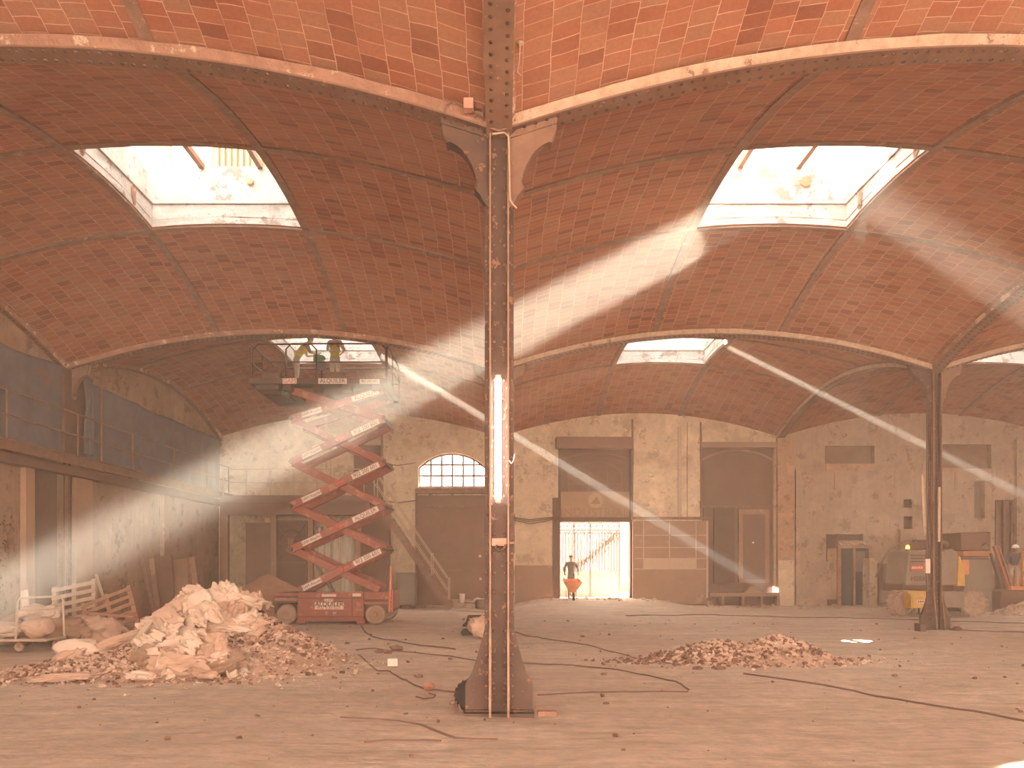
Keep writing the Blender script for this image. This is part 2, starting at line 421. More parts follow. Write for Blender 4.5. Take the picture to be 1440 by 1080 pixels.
# ---- walls built as vertical slices with recesses
def wall_slices(name, m, along, pos, thick, u0, u1, ztop, ops, zb=-.1, du=.3, parent=None):
    """along='x': wall face at y=pos, thickness toward +y. along='y': face at x=pos, thickness toward sign(thick).
    ops: dict(u0,u1,z0,z1 or ztopfn, d) recess depth d (>=thick -> through)"""
    us = set([u0, u1])
    k = u0
    while k < u1: us.add(k); k += du
    for o in ops:
        us.add(o['u0']); us.add(o['u1'])
        if 'zf' in o:
            for q in frange(o['u0'], o['u1'], 16): us.add(q)
    us = sorted(u for u in us if u0-1e-6 <= u <= u1+1e-6)
    us2 = [us[0]]
    for u in us[1:]:
        if u-us2[-1] > 1e-4: us2.append(u)
    us = us2; mb = MB()
    def P(u, z, d): return (u, pos+d, z) if along == 'x' else (pos+(d if thick > 0 else -d), u, z)
    T = abs(thick)
    def quad(a, b, c, d): mb.add([a, b, c, d], [(0, 1, 2, 3)])
    for a, b in zip(us[:-1], us[1:]):
        mid = (a+b)/2
        act = sorted([o for o in ops if o['u0'] <= mid <= o['u1']], key=lambda o: o['z0'])
        za, zbk = zb, zb
        for o in act:
            t0 = o['zf'](a) if 'zf' in o else o['z1']; t1 = o['zf'](b) if 'zf' in o else o['z1']
            d = min(o.get('d', .3), T)
            if o['z0'] > za+1e-5: quad(P(a, za, 0), P(b, zbk, 0), P(b, o['z0'], 0), P(a, o['z0'], 0))
            quad(P(a, o['z0'], 0), P(b, o['z0'], 0), P(b, o['z0'], d), P(a, o['z0'], d))
            quad(P(a, t0, 0), P(b, t1, 0), P(b, t1, d), P(a, t0, d))
            if d < T-1e-4: quad(P(a, o['z0'], d), P(b, o['z0'], d), P(b, t1, d), P(a, t0, d))
            if abs(a-o['u0']) < 1e-4: quad(P(a, o['z0'], 0), P(a, o['z0'], d), P(a, t0, d), P(a, t0, 0))
            if abs(b-o['u1']) < 1e-4: quad(P(b, o['z0'], 0), P(b, o['z0'], d), P(b, t1, d), P(b, t1, 0))
            za, zbk = t0, t1
        quad(P(a, za, 0), P(b, zbk, 0), P(b, ztop(b), 0), P(a, ztop(a), 0))
        # outer face
        thr = [o for o in act if o.get('d', .3) >= T]
        lo = zb
        for o in thr:
            t0 = o['zf'](a) if 'zf' in o else o['z1']; t1 = o['zf'](b) if 'zf' in o else o['z1']
            if o['z0'] > lo: quad(P(a, lo, T), P(b, lo, T), P(b, o['z0'], T), P(a, o['z0'], T))
            lo = max(t0, t1)
        quad(P(a, lo, T), P(b, lo, T), P(b, max(ztop(b), 9), T), P(a, max(ztop(a), 9), T))
    o = mb.build(name, m, parent)
    return struct(o) if parent is None else o
S3 = Y3/F
def X3(px): return (px-HX)*S3
def Z3(py): return CAMZ+(HY-py)*S3
def op(px0, px1, py0, py1, d=.3, **k):
    r = dict(u0=X3(px0), u1=X3(px1), z0=Z3(py1), z1=Z3(py0), d=d); r.update(k); return r
def arc(x0, x1, zs, zc):
    def f(u):
        t = (u-(x0+x1)/2)/((x1-x0)/2); return zs+(zc-zs)*math.sqrt(max(0, 1-min(1, t*t))*(1))
    return f
def arc2(x0, x1, zs, zc):
    h = zc-zs; wd = (x1-x0)/2; R = (wd*wd+h*h)/(2*h)
    return lambda u: zc-R+math.sqrt(max(0, R*R-(u-(x0+x1)/2)**2))
top3 = lambda x: zv(x, Y3-.001)+.05
EPS = 1e-3
WIN = op(588, 683, 637, 685, .6); WIN['zf'] = arc2(WIN['u0'], WIN['u1'], Z3(657), Z3(636.5))
opsA = [op(585, 684, 690, 853, .22), WIN, op(497, 537, 626, 702, .25), op(470, 536, 742, 852, .35), op(370, 432, 728, 846, .25)]
opsA[0]['u0'] = WIN['u0']-.08; opsA[0]['u1'] = WIN['u1']+.08
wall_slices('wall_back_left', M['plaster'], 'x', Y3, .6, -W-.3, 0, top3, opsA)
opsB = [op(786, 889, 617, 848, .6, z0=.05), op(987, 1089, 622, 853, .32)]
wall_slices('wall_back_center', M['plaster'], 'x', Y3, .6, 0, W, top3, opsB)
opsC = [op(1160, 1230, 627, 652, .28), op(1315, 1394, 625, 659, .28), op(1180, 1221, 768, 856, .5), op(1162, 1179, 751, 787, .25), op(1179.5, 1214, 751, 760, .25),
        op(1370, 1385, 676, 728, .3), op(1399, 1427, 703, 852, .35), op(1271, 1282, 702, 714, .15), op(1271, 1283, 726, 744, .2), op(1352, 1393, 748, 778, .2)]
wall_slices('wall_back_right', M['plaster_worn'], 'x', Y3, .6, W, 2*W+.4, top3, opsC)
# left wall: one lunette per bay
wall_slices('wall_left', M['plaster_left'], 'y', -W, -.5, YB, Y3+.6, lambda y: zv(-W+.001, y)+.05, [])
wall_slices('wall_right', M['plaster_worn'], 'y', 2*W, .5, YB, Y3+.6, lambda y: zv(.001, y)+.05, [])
# ---------------------------------------------------------------- riveted arch girders
def girder(kind, i, j, label, cat='girder', mort='mortar'):
    """kind 'x': across the hall at row j from column i to i+1; 'y': along the hall at column line i from row j to j+1"""
    N = 40
    if kind == 'x':
        y = Y1+L*j; x0 = W*i
        path = [(x0+W*t, y, SPR+RA*4*t*(1-t)) for t in [k/N for k in range(N+1)]]; ac = Vector((0, 1, 0)); loc = (x0, y, SPR)
    else:
        x = W*i; y0 = Y1+L*j
        path = [(x, y0+L*t, SPR+RB*4*t*(1-t)) for t in [k/N for k in range(N+1)]]; ac = Vector((1, 0, 0)); loc = (x, y0, SPR)
    root = thing('arched_girder', loc, label, cat, None)
    fl = MB(); hw = .15 if kind == 'x' else .148; vs = []
    dz = -.004 if kind == 'x' else -.018          # the lengthwise flange passes just under the cross one
    sect = ((-hw, .0), (hw, .0), (hw, .022), (.013, .022), (.013, .135), (-.013, .135), (-.013, .022), (-hw, .022))
    for p in path:
        for (a, h) in sect: vs.append(Vector(p)+ac*a+Vector((0, 0, h+dz)))
    m = len(sect)
    fl.add(vs, [(k*m+q, k*m+(q+1) % m, (k+1)*m+(q+1) % m, (k+1)*m+q) for k in range(N) for q in range(m)]+[tuple(range(m)), tuple(N*m+q for q in range(m-1, -1, -1))])
    # two staggered rows of rivets under the flange
    n = 88; q = 0; rvm = MB()
    for k in range(n*2):
        t = (k+.5)/(2*n)
        if t < .016 or t > .984: continue
        a = .085 if k % 2 else -.085
        R_ = RA if kind == 'x' else RB; base = Vector(path[0])
        p = (Vector((path[0][0]+W*t, path[0][1], SPR+R_*4*t*(1-t))) if kind == 'x' else Vector((path[0][0], path[0][1]+L*t, SPR+R_*4*t*(1-t))))+ac*a+Vector((0, 0, dz))
        rvm.rivet(p, (0, 0, -1), .027)
    fl.build('flange', M['iron_light'], root); rvm.build('rivets', M['iron'], root, smooth=True)['kind'] = 'stuff'
    mo = MB(); vs = []
    MN = 90
    for k in range(MN+1):
        t = k/MN; R_ = RA if kind == 'x' else RB
        p = Vector((path[0][0]+W*t, path[0][1], SPR+R_*4*t*(1-t))) if kind == 'x' else Vector((path[0][0], path[0][1]+L*t, SPR+R_*4*t*(1-t)))
        r1 = .02*noise.noise(p*4); r2 = .02*noise.noise(p*4+Vector((9, 9, 9))); r3 = .05*noise.noise(p*1.7+Vector((3, 9, 9)))
        for (a, h) in ((-.12+r1, .02), (-.135+r2, .07), (-.17+r3*.6, .135+.02*r1), (.17+r3*.6, .135), (.135+r2, .07), (.12+r1, .02)):
            vs.append(p+ac*a+Vector((0, 0, h+dz)))
    mo.add(vs, [(k*6+q, k*6+(q+1) % 6, (k+1)*6+(q+1) % 6, (k+1)*6+q) for k in range(MN) for q in range(6)])
    o = mo.build('mortar_edge', M[mort], root)
    o['label'] = 'crumbling mortar along the girder'
    return root
M['mortar_red'] = mat('red_mortar', (.42, .22, .15), (.30, .145, .095), 5, .95, 0, .8, .03, spots=(.60, .42, .31), spot_scale=2.2, spot_t=.56)
girder('x', -1, 0, 'riveted iron arch girder spanning from the near column toward the left edge', mort='mortar_red')
girder('x', 0, 0, 'riveted iron arch girder with pale mortar edge, from near column to right edge')
girder('x', -1, 1, 'arch girder just in front of the raised lift platform', mort='mortar_red')
girder('x', 0, 1, 'arch girder meeting the left bracket of the distant right column')
girder('x', 1, 1, 'arch girder meeting the right bracket of the distant right column')
girder('y', 0, -1, 'riveted girder running overhead toward the viewer above the near column', mort='mortar_red')
girder('y', 0, 0, 'lengthwise girder hidden behind the near column, nearer stretch', mort='mortar_red')
girder('y', 0, 1, 'lengthwise girder behind the near column reaching the rear wall', mort='mortar_red')
girder('y', 1, 0, 'curved lengthwise girder rising from the distant right column to the right edge', mort='mortar_red')
girder('y', 1, 1, 'curved lengthwise girder from the distant right column to the brick pier')
girder('y', -1, 0, 'lengthwise girder against the left wall above the nearer tarpaulin', mort='mortar_red')
girder('y', -1, 1, 'lengthwise girder against the left wall above the farther tarpaulin', mort='mortar_red')

M['iron_lit_edge'] = mat('lamplit_iron_edge', (.34, .19, .125), (.24, .12, .08), 5, .5, .3, .2, .004)  # paler iron: lamplight on the column's plate edges put into the colour
# ---------------------------------------------------------------- riveted columns
def column(x, y, label, detail=True):
    root = thing('iron_column', (x, y, 0), label, 'column')
    zt = SPR-.02
    sh = MB()
    sh.box(x-.168, x+.168, y-.012, y+.012, .0, zt)
    for s in (-1, 1):
        for f in (-1, 1):      # angle irons
            sh.box(*sorted((x+s*.09, x+s*.035)), *sorted((y+f*.012, y+f*.026)), .0, zt)
            sh.box(*sorted((x+s*.09, x+s*.078)), *sorted((y+f*.026, y+f*.075)), .0, zt)
            sh.box(*sorted((x+s*.116, x+s*.165)), *sorted((y+f*.012, y+f*.024)), .0, zt)
    sh.build('shaft', M['iron'], root)
    for s in (-1, 1):
        ep = MB(); ep.box(x+s*.103-.0095, x+s*.103+.0095, y-.15, y+.15, 0, zt); ep.build('edge_plate', M['iron_lit_edge'], root)
    rv = MB(); k = 0
    z = .18
    while z < zt-.1:
        for s in (-1, 1):
            rv.rivet((x+s*.116, y-.13, z), (s, 0, 0), .017); rv.rivet((x+s*.09, y-.13, z), (-s, 0, 0), .017)
            rv.rivet((x+s*.058, y-.027, z+.11), (0, -1, 0), .018)
            rv.rivet((x+s*.145, y-.025, z+.11), (0, -1, 0), .014)
        z += .222
    z = .08
    while z < 1.0:
        for s in (-1, 1):
            rv.rivet((x+s*.15, y-.045, z), (0, -1, 0), .018)
            rv.rivet((x+s*.06, y-.032, z+.03), (0, -1, 0), .018)
            rv.rivet((x+s*.09, y-.22 if z < .4 else y-.17, z+.05), (-s, 0, 0), .015)
        z += .12
    rv.build('rivets', M['iron_light'], root, smooth=True)['kind'] = 'stuff'
    outl = [(.10, 0), (.39, 0), (.39, .335), (.375, .37), (.32, .46), (.265, .62), (.20, .86), (.17, .97), (.10, .97)]
    for s in (-1, 1):
        g = MB(); g.prism([(x+s*a, b) for a, b in outl], 'y', y-.04, y-.016)
        g.prism([(x+s*a, b) for a, b in outl], 'y', y+.016, y+.04)
        g.box(*sorted((x+s*.12, x+s*.385)), y-.10, y-.04, .035, .05); g.box(*sorted((x+s*.12, x+s*.385)), y+.04, y+.10, .035, .05)
        g.build('base_gusset', M['iron'], root)
    outf = [(0, 0), (.30, 0), (.30, .10), (.27, .30), (.19, .72), (.15, .98), (0, .98)]
    for s in (-1, 1):
        g = MB()
        for f in (-1, 1):
            g.prism([(y+f*a, b) for a, b in outf], 'x', x+s*.103-.0125, x+s*.103+.0125)
        g.build('base_fin', M['iron_lit_edge'], root)
    b = MB(); b.box(x-.40, x+.40, y-.16, y+.16, -.06, .02); b.build('base_plate', M['iron'], root)
    def soff(d): t = d/W; return SPR+RA*4*t*(1-t)
    br = [(.10, 6.62), (.10, 5.80), (.165, 5.86), (.20, 5.93), (.275, 6.02), (.245, 6.09), (.265, 6.18), (.30, 6.28), (.36, 6.39), (.43, 6.475), (.50, 6.53), (.57, 6.565), (.595, 6.55), (.60, 6.57), (.655, 6.70), (.67, soff(.67)-.006), (.4, soff(.4)-.006), (.2, soff(.2)-.006)]
    for s in (-1, 1):
        g = MB()
        g.prism([(x+s*a, b_) for a, b_ in br], 'y', y-.075, y-.055); g.prism([(x+s*a, b_) for a, b_ in br], 'y', y+.055, y+.075)
        for (a, b_), (c, d) in zip(br[2:13], br[3:14]):   # soffit strap of the bracket
            g.add([(x+s*a, y-.09, b_), (x+s*a, y+.09, b_), (x+s*c, y+.09, d), (x+s*c, y-.09, d), (x+s*a+.012*s, y-.09, b_+.016), (x+s*a+.012*s, y+.09, b_+.016), (x+s*c+.012*s, y+.09, d+.016), (x+s*c+.012*s, y-.09, d+.016)],
                  [(0, 1, 2, 3), (7, 6, 5, 4), (0, 3, 7, 4), (1, 5, 6, 2)])
        for a in (.18, .3, .42, .55): g.rivet((x+s*a, y-.076, soff(a)-.035), (0, -1, 0), .016)
        g.bar((x+s*.13, y-.085, soff(.13)-.075), (x+s*.66, y-.085, soff(.66)-.075), .018, .02)
        g.build('bracket', M['iron_light'] if s > 0 else M['iron'], root)
    return root
column(0, Y1, 'big riveted iron column in the middle foreground with flared foot and curved brackets')
column(0, Y2, 'iron column standing hidden directly behind the foreground column')
column(W, Y2, 'distant riveted iron column beside the yellow boom lift')
column(-W+.02, Y2, 'iron column built against the left wall where the two tarpaulins meet')

# tube lamp on the near column
M['tube'] = plain('lit_tube', (1, 1, 1), .3, 0, (1.0, .95, .86), 16.0)
M['white_plastic'] = plain('white_plastic', (.75, .68, .6), .5)
r = thing('fluorescent_lamp', (0, Y1-.13, 2.45), 'lit vertical fluorescent tube lamp fixed in the channel of the foreground column', 'lamp')
mb = MB(); mb.lathe([(.034, 2.47), (.036, 2.48), (.036, 3.83), (.034, 3.84)], (-.012, Y1-.13, 0)); mb.build('tube', M['tube'], r, smooth=True)
for z in (2.44, 3.84):
    mb = MB(); mb.lathe([(.026, z-.02), (.034, z-.015), (.034, z+.035), (.026, z+.04)], (-.012, Y1-.13, 0)); mb.build('end_cap', M['white_plastic'], r)
mb = MB(); mb.box(-.04, .016, Y1-.095, Y1-.03, 2.5, 3.8); mb.build('backing_rail', M['white_plastic'], r)
for z in (2.62, 3.62):
    mb = MB(); mb.box(-.06, .036, Y1-.098, Y1-.085, z-.015, z+.015); mb.build('clip', M['iron'], r)
# pink clamp box below it
r = thing('junction_box', (0, Y1-.12, 1.93), 'small dusty pink switch box clamped in the foreground column below the tube lamp', 'switch box')
M['pink'] = mat('dusty_pink', (.55, .30, .22), (.45, .22, .16), 9, .7)
mb = MB(); mb.box(-.085, .085, Y1-.16, Y1-.03, 1.93, 2.02); mb.build('box', M['pink'], r, bevel=.008)
mb = MB(); mb.tube([(-.03, Y1-.16, 1.94), (-.04, Y1-.17, 1.90), (.0, Y1-.17, 1.87), (.05, Y1-.165, 1.90), (.075, Y1-.16, 1.95)], .012); mb.build('cable_loop', M['brown_dark'], r, smooth=True)
mb = MB(); mb.lathe([(.012, .085), (.012, .16), (.018, .16), (.018, .175)], (0, Y1-.1, 1.965), 'x', 8); mb.build('lever', M['pink'], r)
# cables at the head and along the right flange
M['cable'] = plain('dusty_cable', (.17, .09, .065), .7)
M['cable_light'] = plain('pale_cable', (.55, .36, .25), .7)
mb = MB(); zc = 6.62
mb.tube([(-.17, Y1-.2, zc+.55), (-.165, Y1-.2, zc+.25), (-.18, Y1-.2, zc+.16), (-.27, Y1-.22, zc+.20), (-.4, Y1-.22, zc+.27), (-.52, Y1-.22, zc+.34), (-.6, Y1-.2, zc+.3), (-.62, Y1-.19, zc+.2)], .012)
mb.tube([(-.17, Y1-.2, 7.6), (-.165, Y1-.2, 7.1), (-.17, Y1-.2, zc+.5)], .012)
tag(mb.build('power_cable', M['cable'], smooth=True), 'dark cable looping beside the overhead girder into the left bracket of foreground column', 'cable')
mb = MB(); mb.box(-.40, -.29, Y1-.30, Y1-.20, 6.83, 6.95); tag(mb.build('junction_box', M['pink'], bevel=.006), 'pink junction box on the girder just left of foreground column head', 'switch box')
mb = MB(); mb.tube([(-.08, Y1-.17, 6.61), (.06, Y1-.18, 6.62), (.105, Y1-.19, 6.57), (.112, Y1-.19, 6.4), (.118, Y1-.17, 6.0), (.125, Y1-.17, 5.86), (.16, Y1-.18, 5.80), (.2, Y1-.16, 5.77)], .010)
tag(mb.build('power_cable', M['cable_light'], smooth=True), 'pale cable bent over the head of the foreground column and down its right edge', 'cable')
mb = MB(); mb.tube([(.115, Y1-.16, 2.9), (.14, Y1-.2, 2.86), (.165, Y1-.2, 2.9), (.175, Y1-.18, 2.97)], .006)
tag(mb.build('wire_hook', M['white_plastic'], smooth=True), 'short white wire curl on the right side of the tube lamp', 'wire')
mb = MB(); mb.box(.172, .182, Y1-.04, Y1+.0, 1.85, 2.3); tag(mb.build('metal_strip', M['cable']), 'thin dark strip hanging on the right edge of the foreground column', 'strip')
# ceiling hook plate near the column head
mb = MB(); mb.lathe([(.035, 0), (.04, -.01), (.02, -.03)], (.22, Y1-.9, zv(.22, Y1-.9)-.0), 'z', 10)
mb.tube([(.22, Y1-.9, zv(.22, Y1-.9)-.02), (.21, Y1-.9, zv(.2, Y1-.9)-.2), (.19, Y1-.9, zv(.2, Y1-.9)-.3), (.23, Y1-.9, zv(.2, Y1-.9)-.34)], .006, 6)
tag(mb.build('ceiling_hook', M['mortar'], smooth=True), 'pale round hook plate with a hanging wire under the tiles right of foreground column', 'hook')
# ---------------------------------------------------------------- rear wall: window, doors, street beyond
def atpx(D):
    s = D/F
    return (lambda px: (px-HX)*s), (lambda py: CAMZ+(HY-py)*s)
def glass_mat():
    m = bpy.data.materials.new('dusty_glass'); m.use_nodes = True; nt = m.node_tree; nt.nodes.clear()
    out = nt.nodes.new('ShaderNodeOutputMaterial'); mx = nt.nodes.new('ShaderNodeMixShader'); a = nt.nodes.new('ShaderNodeBsdfTransparent'); b = nt.nodes.new('ShaderNodeBsdfDiffuse')
    a.inputs[0].default_value = (.95, .95, .93, 1); b.inputs[0].default_value = (.7, .62, .52, 1); mx.inputs[0].default_value = .22
    nt.links.new(a.outputs[0], mx.inputs[1]); nt.links.new(b.outputs[0], mx.inputs[2]); nt.links.new(mx.outputs[0], out.inputs['Surface']); return m
M['glass'] = glass_mat()
M['wood'] = mat('raw_wood', (.50, .33, .22), (.40, .25, .16), 4, .8, 0, .3, .01, (1, 1, 6))
M['grey_metal'] = mat('grey_cabinet_paint', (.25, .18, .13), (.21, .145, .105), 2, .6)
M['panel'] = mat('faded_door_paint', (.36, .205, .135), (.30, .165, .105), 1.2, .7, 0, .15, spots=(.42, .26, .18), spot_scale=1.4, spot_t=.58)
M['panel_dark'] = mat('dark_door_paint', (.22, .115, .08), (.175, .09, .062), .8, .75)
M['line'] = plain('pale_line', (.55, .38, .27), .8)
M['brick'] = plaster_mat('brick_pier', (.50, .29, .18), (.42, .22, .13), (.30, .15, .09), 1.2)
# window_1: arched frame, bars, panes
wr = thing('window_1', (X3(635), Y3+.3, Z3(685)), None, None); del_keys = [k for k in ('label', 'category') if k in wr]; wr['kind'] = 'structure'
zf = WIN['zf']; a0, a1 = WIN['u0'], WIN['u1']; zb0 = WIN['z0']
mb = MB(); fr = []
N = 20; out_ = [(a0+(a1-a0)*k/N, zf(a0+(a1-a0)*k/N)) for k in range(N+1)]
for (p, q) in zip(out_[:-1], out_[1:]): mb.bar((p[0], Y3+.3, p[1]-.03), (q[0], Y3+.3, q[1]-.03), .06, .07)
mb.box(a0, a1, Y3+.26, Y3+.34, zb0, zb0+.06); mb.box(a0, a0+.05, Y3+.26, Y3+.34, zb0, zf(a0+.03)); mb.box(a1-.05, a1, Y3+.26, Y3+.34, zb0, zf(a1-.03))
mb.build('window_frame', M['rib'], wr)
mb = MB()
for px in (590, 605.2, 620.4, 635.6, 650.8, 666, 681):
    x = X3(px)
    if a0+.06 < x < a1-.06: mb.box(x-.034, x+.034, Y3+.25, Y3+.33, zb0+.05, zf(x)-.03)
for py in (652.5, 668): mb.box(a0+.04, a1-.04, Y3+.27, Y3+.33, Z3(py)-.034, Z3(py)+.034)
mb.build('window_bars', M['rib'], wr)
mb = MB(); pts = [(a0+.02, zb0+.03)]+[(x, z-.03) for x, z in out_][1:-1]+[(a1-.02, zb0+.03)]
mb.prism([(a1-.02, zb0+.03)]+[(a0+.02, zb0+.03)]+[(x, z-.03) for x, z in out_[1:-1]], 'y', Y3+.298, Y3+.302); mb.build('window_pane', M['glass'], wr)

def shutter(name, px0, px1, py0, py1, dep, m, label, cat, lines, top=True, vlines=(), hand=None):
    x0, x1, z0, z1 = X3(px0), X3(px1), Z3(py1), Z3(py0)
    r = thing(name, ((x0+x1)/2, Y3+dep, z0), label, cat)
    mb = MB(); mb.box(x0, x1, Y3+dep-.05, Y3+dep, z0, z1)
    mb.build('panel', m, r)
    if lines or vlines:
        for py in lines: mb = MB(); mb.box(x0, x1, Y3+dep-.085, Y3+dep-.05, Z3(py)-.035, Z3(py)+.035); mb.build('rail', M['rib'], r)
    return r
r = shutter('roller_shutter', 585, 684, 696, 853, .2, M['brown_metal'], 'wide closed brown roller shutter under the arched window', 'shutter', (712, 802))
mb = MB(); mb.box(X3(584), X3(686), Y3-.14, Y3+.1, Z3(694), Z3(687)); mb.box(X3(584), X3(586.5), Y3-.1, Y3+.1, Z3(853), Z3(694))
mb.box(X3(603), X3(606), Y3-.1, Y3+.1, Z3(700), Z3(694)); mb.box(X3(634), X3(637), Y3-.1, Y3+.1, Z3(700), Z3(694))
struct(mb.build('lintel', M['rib']))
# dark dado and cable runs on the rear wall
mb = MB(); mb.box(X3(724), X3(781), Y3-.03, Y3+.02, -.05, Z3(795)); struct(mb.build('baseboard_back', M['panel']))
mb = MB()
for dz in (0, .07, .16): mb.tube([(X3(718), Y3-.05, Z3(727)-dz*.6), (X3(745), Y3-.05, Z3(731)-dz), (X3(770), Y3-.05, Z3(728)-dz*.8), (X3(787), Y3-.05, Z3(727))], .022, 6)
tag(mb.build('cable_run', M['brown_dark'], smooth=True), 'sagging dark cables along the plaster left of the open gate', 'cable')
# door 1: gateway. frame, roller box, transom with faded sign
dr = bpy.data.objects.new('door_1', None); C.objects.link(dr); dr.location = (X3(837), Y3+.2, .25); dr['kind'] = 'structure'; bpy.context.view_layer.update()
mb = MB(); mb.box(X3(777), X3(787.5), Y3-.06, Y3+.35, .1, Z3(700)); mb.box(X3(886), X3(890), Y3-.03, Y3+.35, .1, Z3(632)); mb.box(X3(785), X3(788), Y3-.02, Y3+.35, Z3(700), Z3(632))
mb.box(X3(786), X3(890), Y3+.0, Y3+.35, Z3(734), Z3(728)); mb.build('door_frame', M['brown_dark'], dr)
mb = MB(); mb.box(X3(781), X3(889), Y3-.32, Y3+.1, Z3(632), Z3(616)); mb.build('roller_box', M['brown_metal'], dr, bevel=.03)
mb = MB(); mb.box(X3(788), X3(887), Y3+.22, Y3+.30, Z3(728), Z3(616.5)); mb.build('transom_panel', M['panel_dark'], dr)
mb = MB()
def archbar(mb, px0, px1, pyS, pyC, y, w_, h_):
    x0, x1 = X3(px0), X3(px1); f = arc2(x0, x1, Z3(pyS), Z3(pyC)); xs = frange(x0, x1, 18)
    for a, b in zip(xs[:-1], xs[1:]): mb.bar((a, y, f(a)), (b, y, f(b)), w_, h_)
archbar(mb, 789, 886, 646, 636.5, Y3+.19, .05, .09); archbar(mb, 800, 875, 662, 649, Y3+.19, .05, .06)
for px in (800, 829, 855, 875): mb.box(X3(px)-.025, X3(px)+.025, Y3+.17, Y3+.22, Z3(690), Z3(655))
for py in (664, 680, 690): mb.box(X3(800), X3(875), Y3+.17, Y3+.22, Z3(py)-.02, Z3(py)+.02)
mb.build('transom_moulding', M['brown_metal'], dr)
mb = MB(); mb.box(X3(789), X3(886), Y3+.16, Y3+.20, Z3(727), Z3(691)); mb.build('sign_board', mat('faded_sign', (.42, .26, .165), (.36, .215, .135), 1.5, .85), dr)
M['sign_ink'] = plain('faded_sign_letters', (.50, .33, .215), .9)
M['sign_ink2'] = plain('faded_sign_letters_dark', (.34, .19, .12), .9)
text_mesh('INDUSTRIAL', .50, M['sign_ink2'], dr, (X3(837), Y3+.155, Z3(721)))
mb = MB(); mb.lathe([(.30, 0), (.30, .006)], (X3(838), Y3+.15, Z3(703.5)), 'y', 24); mb.build('emblem_ring', M['sign_ink'], dr)
mb = MB(); mb.prism([(X3(838)-.2, Z3(703.5)-.14), (X3(838)+.2, Z3(703.5)-.14), (X3(838)+.05, Z3(703.5)+.16)], 'y', Y3+.14, Y3+.149); mb.build('emblem', M['sign_ink2'], dr)
# street outside
mb = MB(); mb.box(-12, 30, Y3+.61, Y3+14, -.2, .16); tag(struct(mb.build('floor_street', plain('sunlit_pavement', (.60, .56, .52), .9))))
M['facade'] = mat('pale_facade', (.34, .32, .31), (.26, .235, .225), 1.2, .9)
mb = MB(); mb.box(-12, 30, Y3+9, Y3+9.4, .0, 4.6); struct(mb.build('wall_street', M['facade']))
for k, (px, wd_, z0_, z1_) in enumerate(((800, 1.3, .3, 3.0), (845, .5, 1.7, 2.9), (872, 1.2, .3, 3.1))):
    mb = MB(); s = (Y3+9)/F; x = (px-HX)*s; mb.box(x-wd_/2, x+wd_/2, Y3+8.93, Y3+9.0, z0_, z1_); struct(mb.build('window_%d' % (k+2), M['grey_metal']))
# wrought-iron gate: bars, diagonal wreath of scrolls, rings on top, solid lower panel
GY = Y3+2.6; gx, gz = atpx(GY)
M['gate'] = plain('gate_iron', (.06, .045, .045), .5)
r = thing('iron_gate', (gx(832), GY, .16), 'ornate wrought-iron gate with vertical bars and a diagonal band of scrolls in the street doorway', 'gate')
mb = MB(); bx0, bx1 = gx(783), gx(872)
def gzz(py): return gz(py)
for k in range(22):
    x = bx0+(bx1-bx0)*k/21; mb.tube([(x, GY, gzz(803)), (x, GY, gzz(750))], .026, 6)
mb.build('bars', M['gate'], r)
mb = MB()
for py in (803, 750, 745, 735): mb.box(bx0, bx1, GY-.02, GY+.02, gzz(py)-.02, gzz(py)+.02)
for px in (783, 807, 830, 871): mb.box(gx(px)-.03, gx(px)+.03, GY-.03, GY+.03, .16, gzz(733))
mb.build('frame', M['gate'], r)
mb = MB()
def ring(mb, x, z, rr, t=.022, n=12, turns=1.0):
    mb.tube([(x+rr*(1-.5*(k/n if turns > 1 else 0))*math.cos(2*math.pi*k/n*turns), GY-.03, z+rr*(1-.5*(k/n if turns > 1 else 0))*math.sin(2*math.pi*k/n*turns)) for k in range(n+1)], t, 5)
for k in range(11):
    x = gx(785+8.3*k); ring(mb, x, gzz(739.5), .12); ring(mb, x, gzz(739.5), .05)
for k in range(19): ring(mb, gx(785+4.7*k), gzz(747.5), .055)
for k in range(13):   # wreath climbing to the right
    t = k/12; px = 806+58*t; py = 800-46*t**1.2
    for dx, dy, rr in ((0, 0, .12), (4.8, -5.2, .10), (-4.6, 5.6, .09), (6.0, 3.6, .06), (-5.5, -3.0, .06)): ring(mb, gx(px+dx), gzz(py+dy), rr, .014, 10, 1.6)
mb.build('scrollwork', M['gate'], r)
mb = MB(); mb.box(bx0, bx1, GY-.012, GY+.012, .2, gzz(804)); mb.build('lower_panel', mat('gate_panel', (.16, .13, .12), (.12, .10, .09), 2), r)
for px in (822, 832, 842, 856):
    pass
# door leaf slid aside: brown sheet with a pale grid
r = thing('sliding_door', (X3(940), Y3-.3, 0), 'brown sliding door leaf with a pale grid pushed aside right of the open gate', 'door')
mb = MB(); mb.box(X3(888), X3(992), Y3-.30, Y3-.22, Z3(848), Z3(733)); mb.build('panel', M['panel'], r)
mb = MB()
for px in (903, 939, 976): mb.box(X3(px)-.022, X3(px)+.022, Y3-.33, Y3-.30, Z3(800), Z3(734))
for py in (753, 770, 785.5, 800): mb.box(X3(890), X3(991), Y3-.33, Y3-.30, Z3(py)-.018, Z3(py)+.018)
mb.box(X3(990), X3(993), Y3-.34, Y3-.22, Z3(840), Z3(733)); mb.build('grid_bars', M['line'], r)
mb = MB(); mb.box(X3(903), X3(976), Y3-.315, Y3-.30, Z3(800), Z3(786)); mb.build('pale_strip', M['line'], r)['label'] = 'paler strip across the grid'
mb = MB(); mb.box(X3(720), X3(718.5), Y3, Y3, 0, 0) if False else None
mb = MB(); mb.box(X3(887), X3(997), Y3-.38, Y3-.2, Z3(731), Z3(727.5)); mb.build('track', M['rib'], r)
